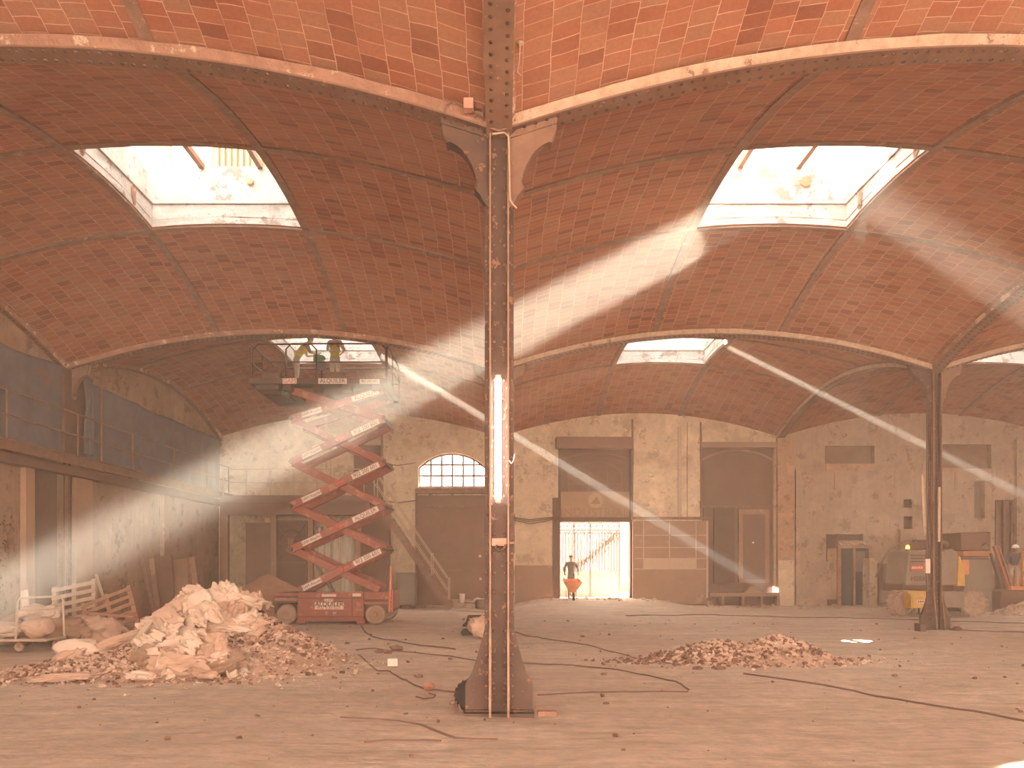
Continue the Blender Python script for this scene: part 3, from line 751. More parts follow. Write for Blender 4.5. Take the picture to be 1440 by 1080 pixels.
mb = MB(); mb.box(X3(888), X3(992), Y3-.34, Y3-.1, .0, Z3(849)); mb.build('kick_plate', M['panel_dark'], r)
# door 2: tall recess with plywood above and doors below
r = shutter('wooden_partition', 988, 1089, 630, 852, .26, M['panel_dark'], 'tall dark brown boarded doorway between worn pillar and brick pier', 'partition', (712,))
mb = MB(); archbar(mb, 989, 1088, 646, 632, Y3+.19, .05, .08); mb.build('arched_rail', M['panel'], r)
mb = MB(); mb.box(X3(986), X3(1091), Y3-.12, Y3+.1, Z3(630), Z3(622)); mb.build('head_beam', M['panel'], r)
for (a, b, t_, bt, m_) in ((990, 1001, 714, 845, 'panel_dark'), (1005, 1034, 714, 820, 'brown_dark'), (1040, 1083, 716, 820, 'panel'),):
    d = MB(); d.box(X3(a), X3(b), Y3+.10, Y3+.20, Z3(bt), Z3(t_)); dd = d.build('door_leaf', M[m_], r)
    if a == 1040:
        d = MB(); d.box(X3(1046), X3(1077), Y3+.08, Y3+.10, Z3(815), Z3(723)); d.build('inset', M['panel_dark'], dd)
        d = MB(); d.lathe([(.04, 0), (.05, .03), (.02, .05)], (X3(1060), Y3+.06, Z3(763)), 'y', 10); d.build('knob', M['white_plastic'], dd)
r = thing('low_platform', (X3(1045), Y3-.3, 0), 'low brown platform with three dark openings before the boarded doorway', 'platform')
mb = MB(); mb.box(X3(993), X3(1090), Y3-.5, Y3+.1, Z3(838), Z3(833)); mb.build('top', M['panel'], r)
for px in (1012, 1040, 1066, 1089):
    mb = MB(); mb.box(X3(px)-.05, X3(px)+.05, Y3-.48, Y3+.05, 0, Z3(838)); mb.build('leg', M['panel'], r)
mb = MB(); mb.box(X3(1012), X3(1089), Y3-.1, Y3, 0, Z3(838)); mb.build('back_board', M['brown_dark'], r)
mb = MB()
for k in range(5): mb.box(X3(1042+2*k), X3(1068-2*k), Y3-.45+.02*k, Y3+.05, Z3(833)+.05*k, Z3(833)+.05*k+.04)
tag(mb.build('plank_stack', M['wood']), 'few boards stacked on the low platform of the boarded doorway', 'planks')
# piers
mb = MB()
mb.box(X3(1091), X3(1114), Y3-.22, Y3+.1, -.05, SPR+.06)
struct(mb.build('wall_pier_right', M['brick']))
mb = MB(); mb.box(X3(1091.5), X3(1113), Y3-.26, Y3-.2, -.05, Z3(788)); struct(mb.build('wall_pier_base', M['plaster']))
# peeling block patches on the bright pillar
rr = random.Random(3)
mb = MB(); mb.box(X3(966), X3(984), Y3-.10, Y3+.1, Z3(728), Z3(594)); struct(mb.build('wall_pilaster', M['plaster']))
mb = MB(); mb.box(X3(953), X3(958), Y3-.05, Y3+.1, Z3(728), Z3(600)); struct(mb.build('trim_pipe', M['line']))
# cable trunk down from door 1 upper right
mb = MB(); mb.tube([(X3(889), Y3-.06, Z3(590)), (X3(889.5), Y3-.06, Z3(640)), (X3(888), Y3-.1, Z3(727))], .04, 6)
tag(mb.build('drain_pipe', M['rib'], smooth=True), 'thin dark vertical pipe above the right side of the gate', 'pipe')
mb = MB(); mb.tube([(X3(984), Y3-.16, Z3(595)), (X3(985), Y3-.16, Z3(727))], .04, 6)
tag(mb.build('drain_pipe', M['rib'], smooth=True), 'thin dark vertical pipe on the pilaster left of the boarded doorway', 'pipe')

# person with a wheelbarrow coming in through the gate
def skin_body(name, joints, edges, m, parent, sub=2, root=0):
    me = bpy.data.meshes.new(name); off = woff(parent)
    me.from_pydata([tuple(Vector(j[0])-off) for j in joints], edges, []); me.update()
    o = bpy.data.objects.new(name, me); C.objects.link(o); me.materials.append(m)
    if parent: o.parent = parent
    md = o.modifiers.new('skin', 'SKIN'); md.use_smooth_shade = True
    for i, j in enumerate(joints):
        rr_ = j[1] if isinstance(j[1], tuple) else (j[1], j[1])
        me.skin_vertices[0].data[i].radius = rr_; me.skin_vertices[0].data[i].use_root = (i == root)
    s = o.modifiers.new('sub', 'SUBSURF'); s.levels = sub; s.render_levels = sub
    return o
def hand(parent, wrist, d, side, curl, m, name='hand'):
    """five short bent finger chains from a palm, merged in one skinned mesh"""
    wrist = Vector(wrist); d = Vector(d).normalized(); side = Vector(side).normalized(); nrm = d.cross(side).normalized()*curl
    J = [(wrist, (.026, .02)), (wrist+d*.05, (.032, .018)), (wrist+d*.085, (.036, .016))]; E = [(0, 1), (1, 2)]
    for k, ln in enumerate((.068, .076, .072, .058)):
        b = wrist+d*.09+side*(.027-.018*k)
        n = len(J); J += [(b, .010), (b+d*ln*.5+nrm*.012, .009), (b+d*ln*.75+nrm*.035, .0085), (b+d*ln*.7+nrm*.055, .0075)]
        E += [(2, n), (n, n+1), (n+1, n+2), (n+2, n+3)]
    n = len(J); b = wrist+d*.035+side*.032
    J += [(b, .013), (b+d*.03+side*.022+nrm*.01, .011), (b+d*.06+side*.02+nrm*.03, .009)]; E += [(1, n), (n, n+1), (n+1, n+2)]
    return skin_body(name, J, E, m, parent, 1)
M['skin'] = plain('skin', (.48, .27, .18), .6)
M['jeans'] = mat('work_trousers', (.14, .12, .13), (.10, .09, .10), 5, .9)
M['jeans_tan'] = mat('dusty_trousers', (.62, .52, .42), (.50, .40, .31), 5, .9)
M['shirt'] = mat('grey_shirt', (.17, .145, .15), (.12, .10, .11), 5, .9)
M['hivis'] = mat('high_vis_yellow', (.85, .80, .10), (.75, .66, .08), 5, .7)
M['boots'] = plain('boots', (.06, .04, .03), .8)
M['helmet'] = plain('white_helmet', (.82, .78, .74), .4)
M['hair'] = plain('dark_hair', (.05, .03, .025), .8)
def person(loc, rz, label, pose, shirt='shirt', trousers='jeans', helmet=False, vest=None):
    r = thing('person', (0, 0, 0), label, 'person')
    P = dict(hip=(0, 0, .93), waist=(0, 0, 1.08), chest=(0, .0, 1.3), neck=(0, 0, 1.5), head=(0, .01, 1.64),
             lk=(-.10, -.03, .5), lf=(-.11, .02, .09), rk=(.10, -.03, .5), rf=(.11, .02, .09), lfd=(0, -1, 0), rfd=(0, -1, 0),
             le=(-.25, .02, 1.16), lh=(-.28, -.08, .92), re=(.25, .02, 1.16), rh=(.28, -.08, .92), face=(0, -1, 0))
    P.update(pose); V = {k: Vector(v) for k, v in P.items()}
    sh = V['chest']+(V['neck']-V['chest'])*.6
    lat = Vector((1, 0, 0))
    # trousers (hips and legs)
    J = [(V['hip'], (.155, .115)), (V['hip']-lat*.085+Vector((0, 0, -.05)), (.095, .095)), (V['lk'], (.062, .066)), (V['lf'], (.045, .05)),
         (V['hip']+lat*.085+Vector((0, 0, -.05)), (.095, .095)), (V['rk'], (.062, .066)), (V['rf'], (.045, .05)), (V['waist'], (.14, .10))]
    # body: one continuous surface
    B = [(V['hip'], (.13, .10)), (V['waist'], (.125, .09)), (V['chest'], (.155, .10)), (sh, (.14, .085)), (V['neck'], (.055, .055)), (V['neck']+(V['head']-V['neck'])*.45, (.05, .052)),
         (V['head'], (.075, .092)), (V['head']+(V['head']-V['neck']).normalized()*.085, (.06, .075)),
         (sh-lat*.17, (.062, .062)), (V['le'], (.043, .043)), (V['lh'], (.028, .026)),
         (sh+lat*.17, (.062, .062)), (V['re'], (.043, .043)), (V['rh'], (.028, .026)),
         (V['hip']-lat*.085+Vector((0, 0, -.05)), (.085, .085)), (V['lk'], (.055, .055)), (V['lf'], (.038, .038)),
         (V['hip']+lat*.085+Vector((0, 0, -.05)), (.085, .085)), (V['rk'], (.055, .055)), (V['rf'], (.038, .038))]
    BE = [(0, 1), (1, 2), (2, 3), (3, 4), (4, 5), (5, 6), (6, 7), (3, 8), (8, 9), (9, 10), (3, 11), (11, 12), (12, 13), (0, 14), (14, 15), (15, 16), (0, 17), (17, 18), (18, 19)]
    skin_body('body', B, BE, M['skin'], r)
    skin_body('trousers', J, [(0, 1), (1, 2), (2, 3), (0, 4), (4, 5), (5, 6), (0, 7)], M[trousers], r)
    S = [(V['hip']+Vector((0, 0, .02)), (.15, .115)), (V['waist'], (.142, .108)), (V['chest'], (.172, .118)), (sh, (.15, .1)), (V['neck']+Vector((0, 0, -.03)), (.07, .07)),
         (sh-lat*.175, (.078, .078)), (V['le'], (.055, .055)), (V['le']+(V['lh']-V['le'])*.8, (.038, .038)), (sh+lat*.175, (.078, .078)), (V['re'], (.055, .055)), (V['re']+(V['rh']-V['re'])*.8, (.038, .038))]
    skin_body('shirt', S, [(0, 1), (1, 2), (2, 3), (3, 4), (3, 5), (5, 6), (6, 7), (3, 8), (8, 9), (9, 10)], M[shirt], r)
    if vest:
        T = [(V['hip']+Vector((0, 0, .0)), (.165, .13)), (V['waist'], (.16, .122)), (V['chest'], (.187, .132)), (sh+Vector((0, 0, .0)), (.165, .112)), (sh-lat*.13, (.08, .1)), (sh+lat*.13, (.08, .1))]
        skin_body('vest', T, [(0, 1), (1, 2), (2, 3), (3, 4), (3, 5)], M[vest], r)
        bm_ = MB(); bm_.lathe([(.178, 0), (.178, .05)], (V['waist'].x, V['waist'].y, V['waist'].z+.04), 'z', 20)
        for i_ in range(len(bm_.v)): x_, y_, z_ = bm_.v[i_]; bm_.v[i_] = (x_, V['waist'].y+(y_-V['waist'].y)*.82, z_)
        bm_.build('reflective_band', M['white_plastic'], r, smooth=True)
    for k, f, d in (('l', V['lf'], V['lfd']), ('r', V['rf'], V['rfd'])):
        skin_body('boot', [(f+Vector((0, 0, .04)), .052), (f+Vector((0, 0, -.03)), (.05, .055)), (f+d.normalized()*.09+Vector((0, 0, -.05)), (.048, .036)), (f+d.normalized()*.17+Vector((0, 0, -.055)), (.04, .03))], [(0, 1), (1, 2), (2, 3)], M['boots'], r, 1)
    fd = V['face'].normalized(); hd = V['head']; up = (V['head']-V['neck']).normalized(); sd = fd.cross(up).normalized()
    hm = MB()
    hm.tube([hd+fd*.082+up*.02, hd+fd*.105-up*.015, hd+fd*.088-up*.03], [.008, .014, .012], 6)
    hm.build('nose', M['skin'], r, smooth=True)
    for s in (-1, 1):
        e = MB(); e.blob(hd+sd*s*.032+fd*.083+up*.025, (.012, .009, .008), 1, 0, 1); e.build('eye', M['hair'], r, smooth=True)
        e = MB(); e.blob(hd+sd*s*.078-fd*.0, (.012, .022, .03), 1, .05, 1); e.build('ear', M['skin'], r, smooth=True)
    e = MB(); e.tube([hd+fd*.088-sd*.025-up*.052, hd+fd*.096-up*.054, hd+fd*.088+sd*.025-up*.052], .006, 6); e.build('mouth', M['panel'], r, smooth=True)
    if helmet:
        e = MB(); c = hd+up*.045
        prof = [(.135, -.005), (.118, .0), (.115, .03), (.10, .07), (.07, .10), (.03, .115), (.0, .118)]
        e.lathe(prof, c, 'z', 18); e.prism([(c.x-.07, c.y), (c.x+.07, c.y), (c.x+.05, c.y+fd.y*.16), (c.x-.05, c.y+fd.y*.16)], 'z', c.z-.006, c.z+.006)
        e.build('helmet', M['helmet'], r, smooth=True)
    else:
        e = MB(); e.blob(hd+up*.04-fd*.018, (.088, .098, .085), 4, .06, 2); e.build('hair', M['hair'], r, smooth=True)
    for a, b, s in ((V['le'], V['lh'], 1), (V['re'], V['rh'], -1)):
        dd = (b-a).normalized(); sd2 = Vector((s, 0, 0))-dd*dd.x*s
        if sd2.length < .2: sd2 = Vector((0, -1, 0))-dd*-dd.y
        hand(r, b, dd, sd2, s, M['skin'])
    r.location = loc; r.rotation_euler = (0, 0, rz); bpy.context.view_layer.update()
    return r
PXX = gx(803)*.955; PYY = Y3+1.0
person((X3(803)*1.0, Y3-.02, .27), 0, 'person in a dark grey shirt walking through the gate behind an orange wheelbarrow', dict(
    lk=(-.10, -.2, .53), lf=(-.10, -.12, .09), rk=(.10, -.02, .5), rf=(.11, .28, .12), le=(-.27, .05, 1.2), lh=(-.27, -.22, 1.0), re=(.27, .05, 1.2), rh=(.27, -.22, 1.0)), 'shirt', 'jeans')
M['orange'] = mat('orange_paint', (.80, .32, .14), (.66, .25, .11), 4, .6)
wx, wy = X3(803)*.985, Y3-.95
r = thing('wheelbarrow', (wx, wy, .25), 'orange wheelbarrow pushed head-on through the open gate', 'wheelbarrow')
mb = MB()
top_ = [(-.33, .5, .95), (.33, .5, .95), (.36, -.45, .85), (-.36, -.45, .85)]; bot = [(-.12, .3, .50), (.12, .3, .50), (.10, -.2, .45), (-.10, -.2, .45)]
mb.add([(wx+a, wy+b, c+.1) for a, b, c in top_+bot], [(0, 4, 5, 1), (1, 5, 6, 2), (2, 6, 7, 3), (3, 7, 4, 0), (4, 7, 6, 5)])
mb.add([(wx+a*.95, wy+b*.95, c+.12) for a, b, c in top_+bot], [(0, 4, 5, 1), (1, 5, 6, 2), (2, 6, 7, 3), (3, 7, 4, 0), (4, 7, 6, 5)])
mb.build('tray', M['orange'], r)
for s in (-1, 1):
    mb = MB(); mb.tube([(wx+s*.05, wy-.55, .42), (wx+s*.14, wy-.2, .55), (wx+s*.27, wy+.7, 1.12)], .018, 8); mb.build('handle', M['orange'], r, smooth=True)
    mb = MB(); mb.tube([(wx+s*.2, wy+.35, .6), (wx+s*.2, wy+.42, .2)], .016, 6); mb.build('leg', M['orange'], r)
mb = MB(); mb.lathe([(.08, -.03), (.17, -.04), (.19, -.02), (.19, .02), (.17, .04), (.08, .03)], (wx, wy-.55, .39), 'x', 20); mb.build('wheel', M['boots'], r, smooth=True)

# ---- right part of the rear wall
mb = MB(); mb.box(X3(1176), X3(1180.5), Y3-.16, Y3+.1, -.02, Z3(770)); mb.box(X3(1219.5), X3(1224), Y3-.16, Y3+.1, -.02, Z3(770)); mb.box(X3(1199), X3(1201.5), Y3-.1, Y3+.02, -.02, Z3(770))
mb.box(X3(1176), X3(1224), Y3-.16, Y3+.1, Z3(771), Z3(768)); dd = struct(mb.build('door_2', M['brick']))
mb = MB(); mb.box(X3(1180.5), X3(1220), Y3+.12, Y3+.2, 0, Z3(771)); o = mb.build('door_leaf', M['black'], dd)
mb = MB(); mb.box(X3(1203), X3(1218), Y3+.08, Y3+.12, Z3(804), Z3(775)); mb.build('door_glazing', M['grey_metal'], o)
for q in range(9):
    mb = MB(); mb.blob((X3(1180+4.6*q), Y3-.12, Z3(765.5+1.5*math.sin(q*1.7))), (.10, .12, .07), q, .3, 1); tag(mb.build('broken_brick', M['mortar']), None)
    o = C.objects[-1]; o['label'] = 'broken masonry lump lying along the lintel of the dark double doorway'; o['category'] = 'rubble'; o['group'] = 'broken bricks on the doorway lintel'
mb = MB(); mb.box(X3(1163), X3(1178), Y3-.02, Y3+.03, Z3(788), Z3(771)); mb.box(X3(1163), X3(1178), Y3-.06, Y3+.03, Z3(789.5), Z3(787)); struct(mb.build('trim_niche_low', M['brick']))
mb = MB(); mb.box(X3(1163), X3(1178), Y3-.03, Y3+.03, Z3(852), Z3(843)); struct(mb.build('trim_vent', M['brown_dark']))
for a, b, t_, bt in ((1161, 1229, 652, 662), (1314, 1350, 658, 664)):
    mb = MB(); mb.box(X3(a), X3(b), Y3-.04, Y3+.02, Z3(bt), Z3(t_)); struct(mb.build('trim_ledge', M['brick']))
for px, py, h in ((1175, 665, 24), (1259, 662, 26), (1344, 663, 27)):
    mb = MB(); mb.box(X3(px)-.05, X3(px)+.05, Y3-.03, Y3+.02, Z3(py+h), Z3(py)); struct(mb.build('trim_scar', M['brick']))
for px, py in ((1188, 612), (1236, 613), (1352, 613), (1276, 616)):
    mb = MB(); mb.lathe([(.10, 0), (.10, -.04), (.06, -.05), (.055, -.01)], (X3(px), Y3, Z3(py)), 'y', 14)
    o = tag(mb.build('wall_fixing', M['brick']), 'small round fixing ring '+{1188: 'above the middle of the left oblong recess', 1236: 'just above right of the left oblong recess', 1352: 'above the right oblong recess', 1276: 'high above the two square wall holes'}[px], 'fixing')
# grey cabinets
def cabinet(px0, px1, py0, py1, D, dep, label, m, legs=True):
    fx, fz = atpx(D); x0, x1 = fx(px0), fx(px1); zb = .12 if legs else 0; z1 = fz(py0)
    r = thing('metal_cabinet', ((x0+x1)/2, D+dep/2, 0), label, 'cabinet')
    mb = MB(); mb.box(x0, x1, D, D+dep, zb, z1); mb.build('body', M[m], r, bevel=.015)
    mb = MB(); mb.box(x0+.04, x1-.04, D-.025, D-.001, zb+.05, z1-.07); dd = mb.build('door', M[m], r, bevel=.008)
    mb = MB(); mb.box(x1-.14, x1-.11, D-.05, D-.025, (zb+z1)/2, (zb+z1)/2+.14); mb.build('handle', M['rib'], dd)
    mb = MB(); mb.box(x0-.03, x1+.03, D-.03, D+dep+.01, z1, z1+.04); mb.build('top', M[m], r)
    if legs:
        for a in (x0+.08, x1-.08):
            mb = MB(); mb.box(a-.05, a+.05, D+.02, D+dep-.02, 0, zb); mb.build('leg', M['rib'], r)
    return r
cabinet(557, 584, 807, 858, 29.4, .6, 'grey metal cabinet on short legs beside the foot of the stairs', 'grey_metal')
cabinet(1241, 1268, 794, 856, 30.6, .7, 'tall grey-brown metal cabinet between the dark doorway and the boom lift', 'grey_metal', False)
mb = MB(); fx, fz = atpx(30.9); mb.box(fx(1223), fx(1234), 30.9, 31.5, 0, fz(785)); tag(mb.build('concrete_post', M['plaster']), 'short pale post right of the dark double doorway', 'post')
mb = MB(); mb.tube([(fx(1228), 30.7, fz(812)), (fx(1236), 30.65, fz(790)), (fx(1246), 30.65, fz(774)), (fx(1260), 30.65, fz(764)), (fx(1275), 30.65, fz(760)), (fx(1284), 30.7, fz(759))], .03, 8)
tag(mb.build('hose', M['panel'], smooth=True), 'brown hose arching from the pale post up to the wall pipe', 'hose')
mb = MB(); mb.tube([(fx(1277), 31.55, fz(744)), (fx(1277), 31.55, fz(792))], .05, 8); tag(mb.build('wall_pipe', M['panel'], smooth=True), 'reddish vertical pipe on the wall behind the boom lift beacon', 'pipe')
# ---------------------------------------------------------------- scissor lift under the rear left skylight
M['lift_red'] = mat('dusty_red_paint', (.34, .085, .055), (.27, .07, .045), 3, .55, 0, .1, spots=(.40, .17, .11), spot_scale=4, spot_t=.56)
M['lift_dark'] = mat('dark_red_frame', (.11, .05, .035), (.08, .036, .025), 4, .6)
M['decal'] = plain('decal_white', (.72, .58, .48), .6)
M['decal_ink'] = plain('decal_ink', (.10, .045, .035), .6)
M['decal_red'] = plain('decal_red', (.55, .10, .07), .6)
M['tyre'] = mat('dusty_tyre', (.46, .31, .23), (.33, .20, .14), 8, .9, 0, .3)
M['rail_iron'] = plain('rail_brown', (.085, .04, .028), .6)
M['ladder_orange'] = plain('ladder_orange', (.62, .17, .08), .6)
LD = 22.0; lx, lz = atpx(LD)
r = thing('scissor_lift', (lx(467), LD+1.1, 0), 'tall dusty red scissor lift raised to the rear left skylight', 'scissor lift')
def wheel(px, D, depth, parent, rad=.285, name='wheel'):
    x = (px-HX)*LD/F
    mb = MB(); mb.lathe([(.17, 0), (rad-.05, -.01), (rad-.01, .02), (rad, .05), (rad, depth-.05), (rad-.02, depth)], (x, D, rad-.01), 'y', 32)
    wv = mb.build(name, M['tyre'], parent, smooth=True)
    mb = MB(); mb.lathe([(.0, -.05), (.05, -.05), (.07, -.03), (.16, -.015), (.19, -.03), (.205, -.03), (.205, .03)], (x, D, rad-.01), 'y', 24)
    h = mb.build('hub', M['panel'], wv, smooth=True)
    for k in range(6):
        a = k*math.pi/3; mb2 = MB(); mb2.rivet((x+.11*math.cos(a), D-.03, rad-.01+.11*math.sin(a)), (0, -1, 0), .016)
    return wv
for px in (402.5, 527.5):
    wheel(px, LD, .26, r); wheel(px+4, LD+1.95, .25, r)
mb = MB()     # chassis frame
x0, x1 = lx(385), lx(549)
mb.box(x0+.02, x1-.02, LD+.3, LD+1.95, .30, .55); mb.box(lx(385), lx(419), LD+.08, LD+2.15, .60, .86); mb.box(lx(511), lx(546), LD+.08, LD+2.15, .55, .88)
mb.box(lx(384), lx(390), LD+.1, LD+2.1, .30, .72)
mb.build('chassis', M['lift_dark'], r, bevel=.015)
mb = MB(); mb.prism([(lx(419), .12), (lx(513), .12), (lx(512), .20), (lx(511.5), .90), (lx(419), .90), (lx(418), .2)], 'y', LD-.03, LD+.25)
bd = mb.build('side_cabinet', M['lift_red'], r, bevel=.02)
mb = MB(); mb.box(lx(420), lx(510.5), LD-.05, LD-.03, .72, .745); mb.box(lx(495), lx(496), LD-.045, LD-.03, .2, .88); mb.box(lx(421), lx(510), LD-.05, LD-.03, .20, .225); mb.build('cover_seams', M['lift_dark'], bd)
mb = MB(); mb.box(lx(419), lx(430), LD-.06, LD+.2, .03, .14); mb.box(lx(502), lx(514), LD-.06, LD+.2, .03, .14); mb.box(lx(430), lx(502), LD-.05, LD+.2, .09, .15); mb.build('pothole_guard', M['lift_red'], r)
mb = MB(); mb.box(lx(386), lx(419), LD-.0, LD+.08, .66, .74); mb.box(lx(386), lx(419), LD-.0, LD+.08, .80, .87); mb.build('step_rail', M['lift_red'], r)
mb = MB(); mb.box(lx(512), lx(547), LD+.0, LD+.08, .70, .90); mb.box(lx(512), lx(547), LD+.0, LD+.08, .56, .63); mb.box(lx(545.5), lx(549), LD-.02, LD+2, .40, .92); mb.build('engine_cover', M['lift_red'], r)
mb = MB(); mb.bar((lx(548), LD-.04, lz(861)), (lx(550), LD-.04, lz(796)), .05, .05); mb.bar((lx(551.5), LD-.0, lz(861)), (lx(552), LD-.0, lz(828)), .04, .04)
for k in range(4): mb.box(lx(548), lx(552), LD-.05, LD-.01, .42+.12*k, .45+.12*k)
mb.build('access_ladder', M['ladder_orange'], r)
# decals of the chassis
yd = LD-.062
mb = MB(); mb.box(lx(456.5), lx(469), yd+.012, yd+.03, lz(846.5), lz(841.5)); mb.box(lx(443), lx(483.5), yd+.012, yd+.03, lz(857), lz(847)); mb.box(lx(496), lx(508), yd+.012, yd+.03, lz(838.5), lz(834.5)); mb.box(lx(453), lx(473), yd+.012, yd+.03, lz(839), lz(835.5))
mb.build('decal_plate', M['decal'], bd)
text_mesh('ALQUILER', .19, M['decal_ink'], bd, (lx(463), yd+.008, lz(849.5)), xs=.92, bold=.004, shear=.2)
text_mesh('902 200 601', .135, M['decal_red'], bd, (lx(463), yd+.008, lz(854.7)), xs=.98)
text_mesh('GAM', .11, M['decal_red'], bd, (lx(462.7), yd+.008, lz(844)), xs=1)
text_mesh('C    W', .10, M['decal'], bd, (lx(466), yd+.008, lz(862)), xs=1.1)
# scissor arms
AD = 22.62; ax, az = atpx(AD)
ys = [834, 772.5, 711.5, 650.5, 590, 549]; XL, XR = 411, 541
labels = [('902 200 601', 'ALQUILER', 0), ('ALQUILER', '902 200 601', 1), ('902 200 601', 'GAM', 0), ('ALQUILER', 'GAM', 0), (None, None, 0)]
for side, D in ((0, 22.62), (1, 24.0)):
    for k in range(5):
        zb_, zt_ = az(ys[k]), az(ys[k+1]); xl, xr = ax(XL), ax(XR)
        if k == 0: xlb, zlb = ax(424), az(829)
        else: xlb, zlb = xl, zb_
        mb = MB(); mb.bar((xlb, D-.09, zlb), (xr, D-.09, zt_), .10, .215, (0, 0, 1))
        arm = mb.build('scissor_arm', M['lift_red'], r, bevel=.012)
        mb = MB(); xrb, zrb = (ax(533), az(830)) if k == 0 else (xr, zb_)
        mb.bar((xl, D+.05, zt_), (xrb, D+.05, zrb), .10, .215, (0, 0, 1))
        mb.build('scissor_arm', M['lift_red'], r, bevel=.012)
        if side == 0:
            d = Vector((xr-xlb, 0, zt_-zlb)); ang = math.atan2(d.z, d.x); ln = d.length; u = d.normalized()
            txt = ['902 200 601', 'ALQUILER', '902 200 601', '902 200 601', 'ALQUILER'][k]
            c1 = Vector((xlb, D-.145, zlb))+u*(ln*.80); c2 = Vector((xlb, D-.145, zlb))+u*(ln*(.22 if k else .14))
            for c, w_, t_, sz in ((c1, .80 if 'Q' in txt else .86, txt, .155), (c2, .60, 'GAM Alquiler', .115)):
                Mr = Matrix.Rotation(-ang, 3, 'Y'); mb = MB(); mb.cbox(c, (w_, .006, .15), Mr)
                dp = mb.build('decal_plate', M['decal'], arm)
                text_mesh(t_, sz, M['decal_ink'], arm, (c.x, c.y-.005, c.z), (math.pi/2, -ang, 0), xs=.95)
            mb = MB(); c = Vector((xlb, D-.145, zlb))+u*(ln*.5); mb.lathe([(.05, 0), (.06, .02), (.03, .03)], (c.x, c.y-.03, c.z), 'y', 12); mb.cbox(c+u*.12, (.2, .006, .07), Matrix.Rotation(-ang, 3, 'Y')); mb.build('pivot_pin', M['decal_red'], arm)
for k in range(1, 6):
    for px in (XL, XR):
        mb = MB(); mb.lathe([(.055, -.2), (.055, 1.62)], (ax(px), 22.62, az(ys[k])), 'y', 12); mb.build('cross_tube', M['lift_dark'], r, smooth=True)
mb = MB(); mb.tube([(ax(462), 23.3, .85), (ax(448), 23.3, 1.35)], .06, 10); mb.tube([(ax(456), 23.3, 1.05), (ax(425), 23.3, 2.05)], .035, 8); mb.build('hydraulic_ram', M['grey_metal'], r, smooth=True)
# platform
PD0, PD1 = 22.2, 25.0; qx, qz = atpx(PD0); DZ = 6.92
mb = MB(); mb.box(qx(350.5), qx(545), PD0, PD1, DZ-.06, DZ); mb.box(qx(350.5), qx(545), PD0-.02, PD0+.03, DZ-.14, DZ+.012); mb.box(qx(350.5), qx(545), PD1-.03, PD1+.02, DZ-.14, DZ+.012)
mb.box(qx(350.5), qx(351.5)+.02, PD0, PD1, DZ-.14, DZ+.012); mb.box(qx(544), qx(545), PD0, PD1, DZ-.14, DZ+.012)
mb.build('deck', M['lift_dark'], r)
mb = MB(); mb.box(qx(357), qx(390), PD0+.15, PD1-.2, DZ-.27, DZ-.15); mb.box(qx(362), qx(530), PD0+.5, PD0+.65, DZ-.32, DZ-.15); mb.box(qx(362), qx(530), PD1-.75, PD1-.6, DZ-.32, DZ-.15)
for px in (402, 444, 486, 528): mb.box(qx(px)-.12, qx(px)+.12, PD0+.1, PD1-.15, DZ-.3, DZ-.14)
mb.build('underframe', M['lift_dark'], r)
mb = MB()
def rail_loop(px0, px1, zt, D, c=.15):
    x0, x1 = qx(px0), qx(px1)
    mb.tube([(x0, D, DZ+.05), (x0, D, zt-c), (x0+c, D, zt), (x1-c, D, zt), (x1, D, zt-c), (x1, D, DZ+.05)], .024, 8)
TZ = qz(484)
rail_loop(355.5, 445, TZ, PD0); rail_loop(403, 543, TZ, PD0-.05)
mb.tube([(qx(355.5), PD0, qz(509)), (qx(543), PD0, qz(509))], .02, 8)
mb.build('guard_rail', M['rail_iron'], r, smooth=True)['label'] = 'front guard rail'
mb = MB(); rail_loop(357, 445, TZ-.0, PD1); rail_loop(447, 543, TZ, PD1)
mb.tube([(qx(357), PD1, qz(509)), (qx(543), PD1, qz(509))], .02, 8)
mb.build('guard_rail', M['rail_iron'], r, smooth=True)['label'] = 'rear guard rail'
for px in (351.5, 544):
    mb = MB(); x = qx(px); mb.tube([(x, PD0+.02, DZ), (x, PD0+.02, TZ-.1), (x, PD0+.15, TZ), (x, PD1-.15, TZ), (x, PD1, TZ-.1), (x, PD1, DZ)], .024, 8)
    mb.tube([(x, PD0, qz(509)), (x, PD1, qz(509))], .02, 8); mb.tube([(x, PD0+1.2, DZ), (x, PD0+1.2, TZ)], .022, 8)
    mb.build('end_rail', M['rail_iron'], r, smooth=True)
mb = MB(); mb.box(qx(398), qx(417.5), PD0-.045, PD0-.025, qz(540), qz(532.5)); mb.box(qx(448), qx(488), PD0-.045, PD0-.025, qz(540), qz(532.5)); mb.box(qx(506), qx(534), PD0-.045, PD0-.025, qz(540), qz(533.5))
mb.build('decal_plate', M['decal'], r)
text_mesh('GAM', .17, M['decal_red'], r, (qx(407.7), PD0-.05, qz(536.3)), xs=1)
text_mesh('ALQUILER', .16, M['decal_ink'], r, (qx(468), PD0-.05, qz(536.3)), xs=.98)
text_mesh('902 200 601', .11, M['decal_ink'], r, (qx(520), PD0-.05, qz(536.6)), xs=.85)
mb = MB(); mb.box(qx(392), qx(400), PD0+.3, PD0+.6, DZ-.40, DZ-.28); mb.build('control_box', plain('green_box', (.10, .16, .10), .6), r)
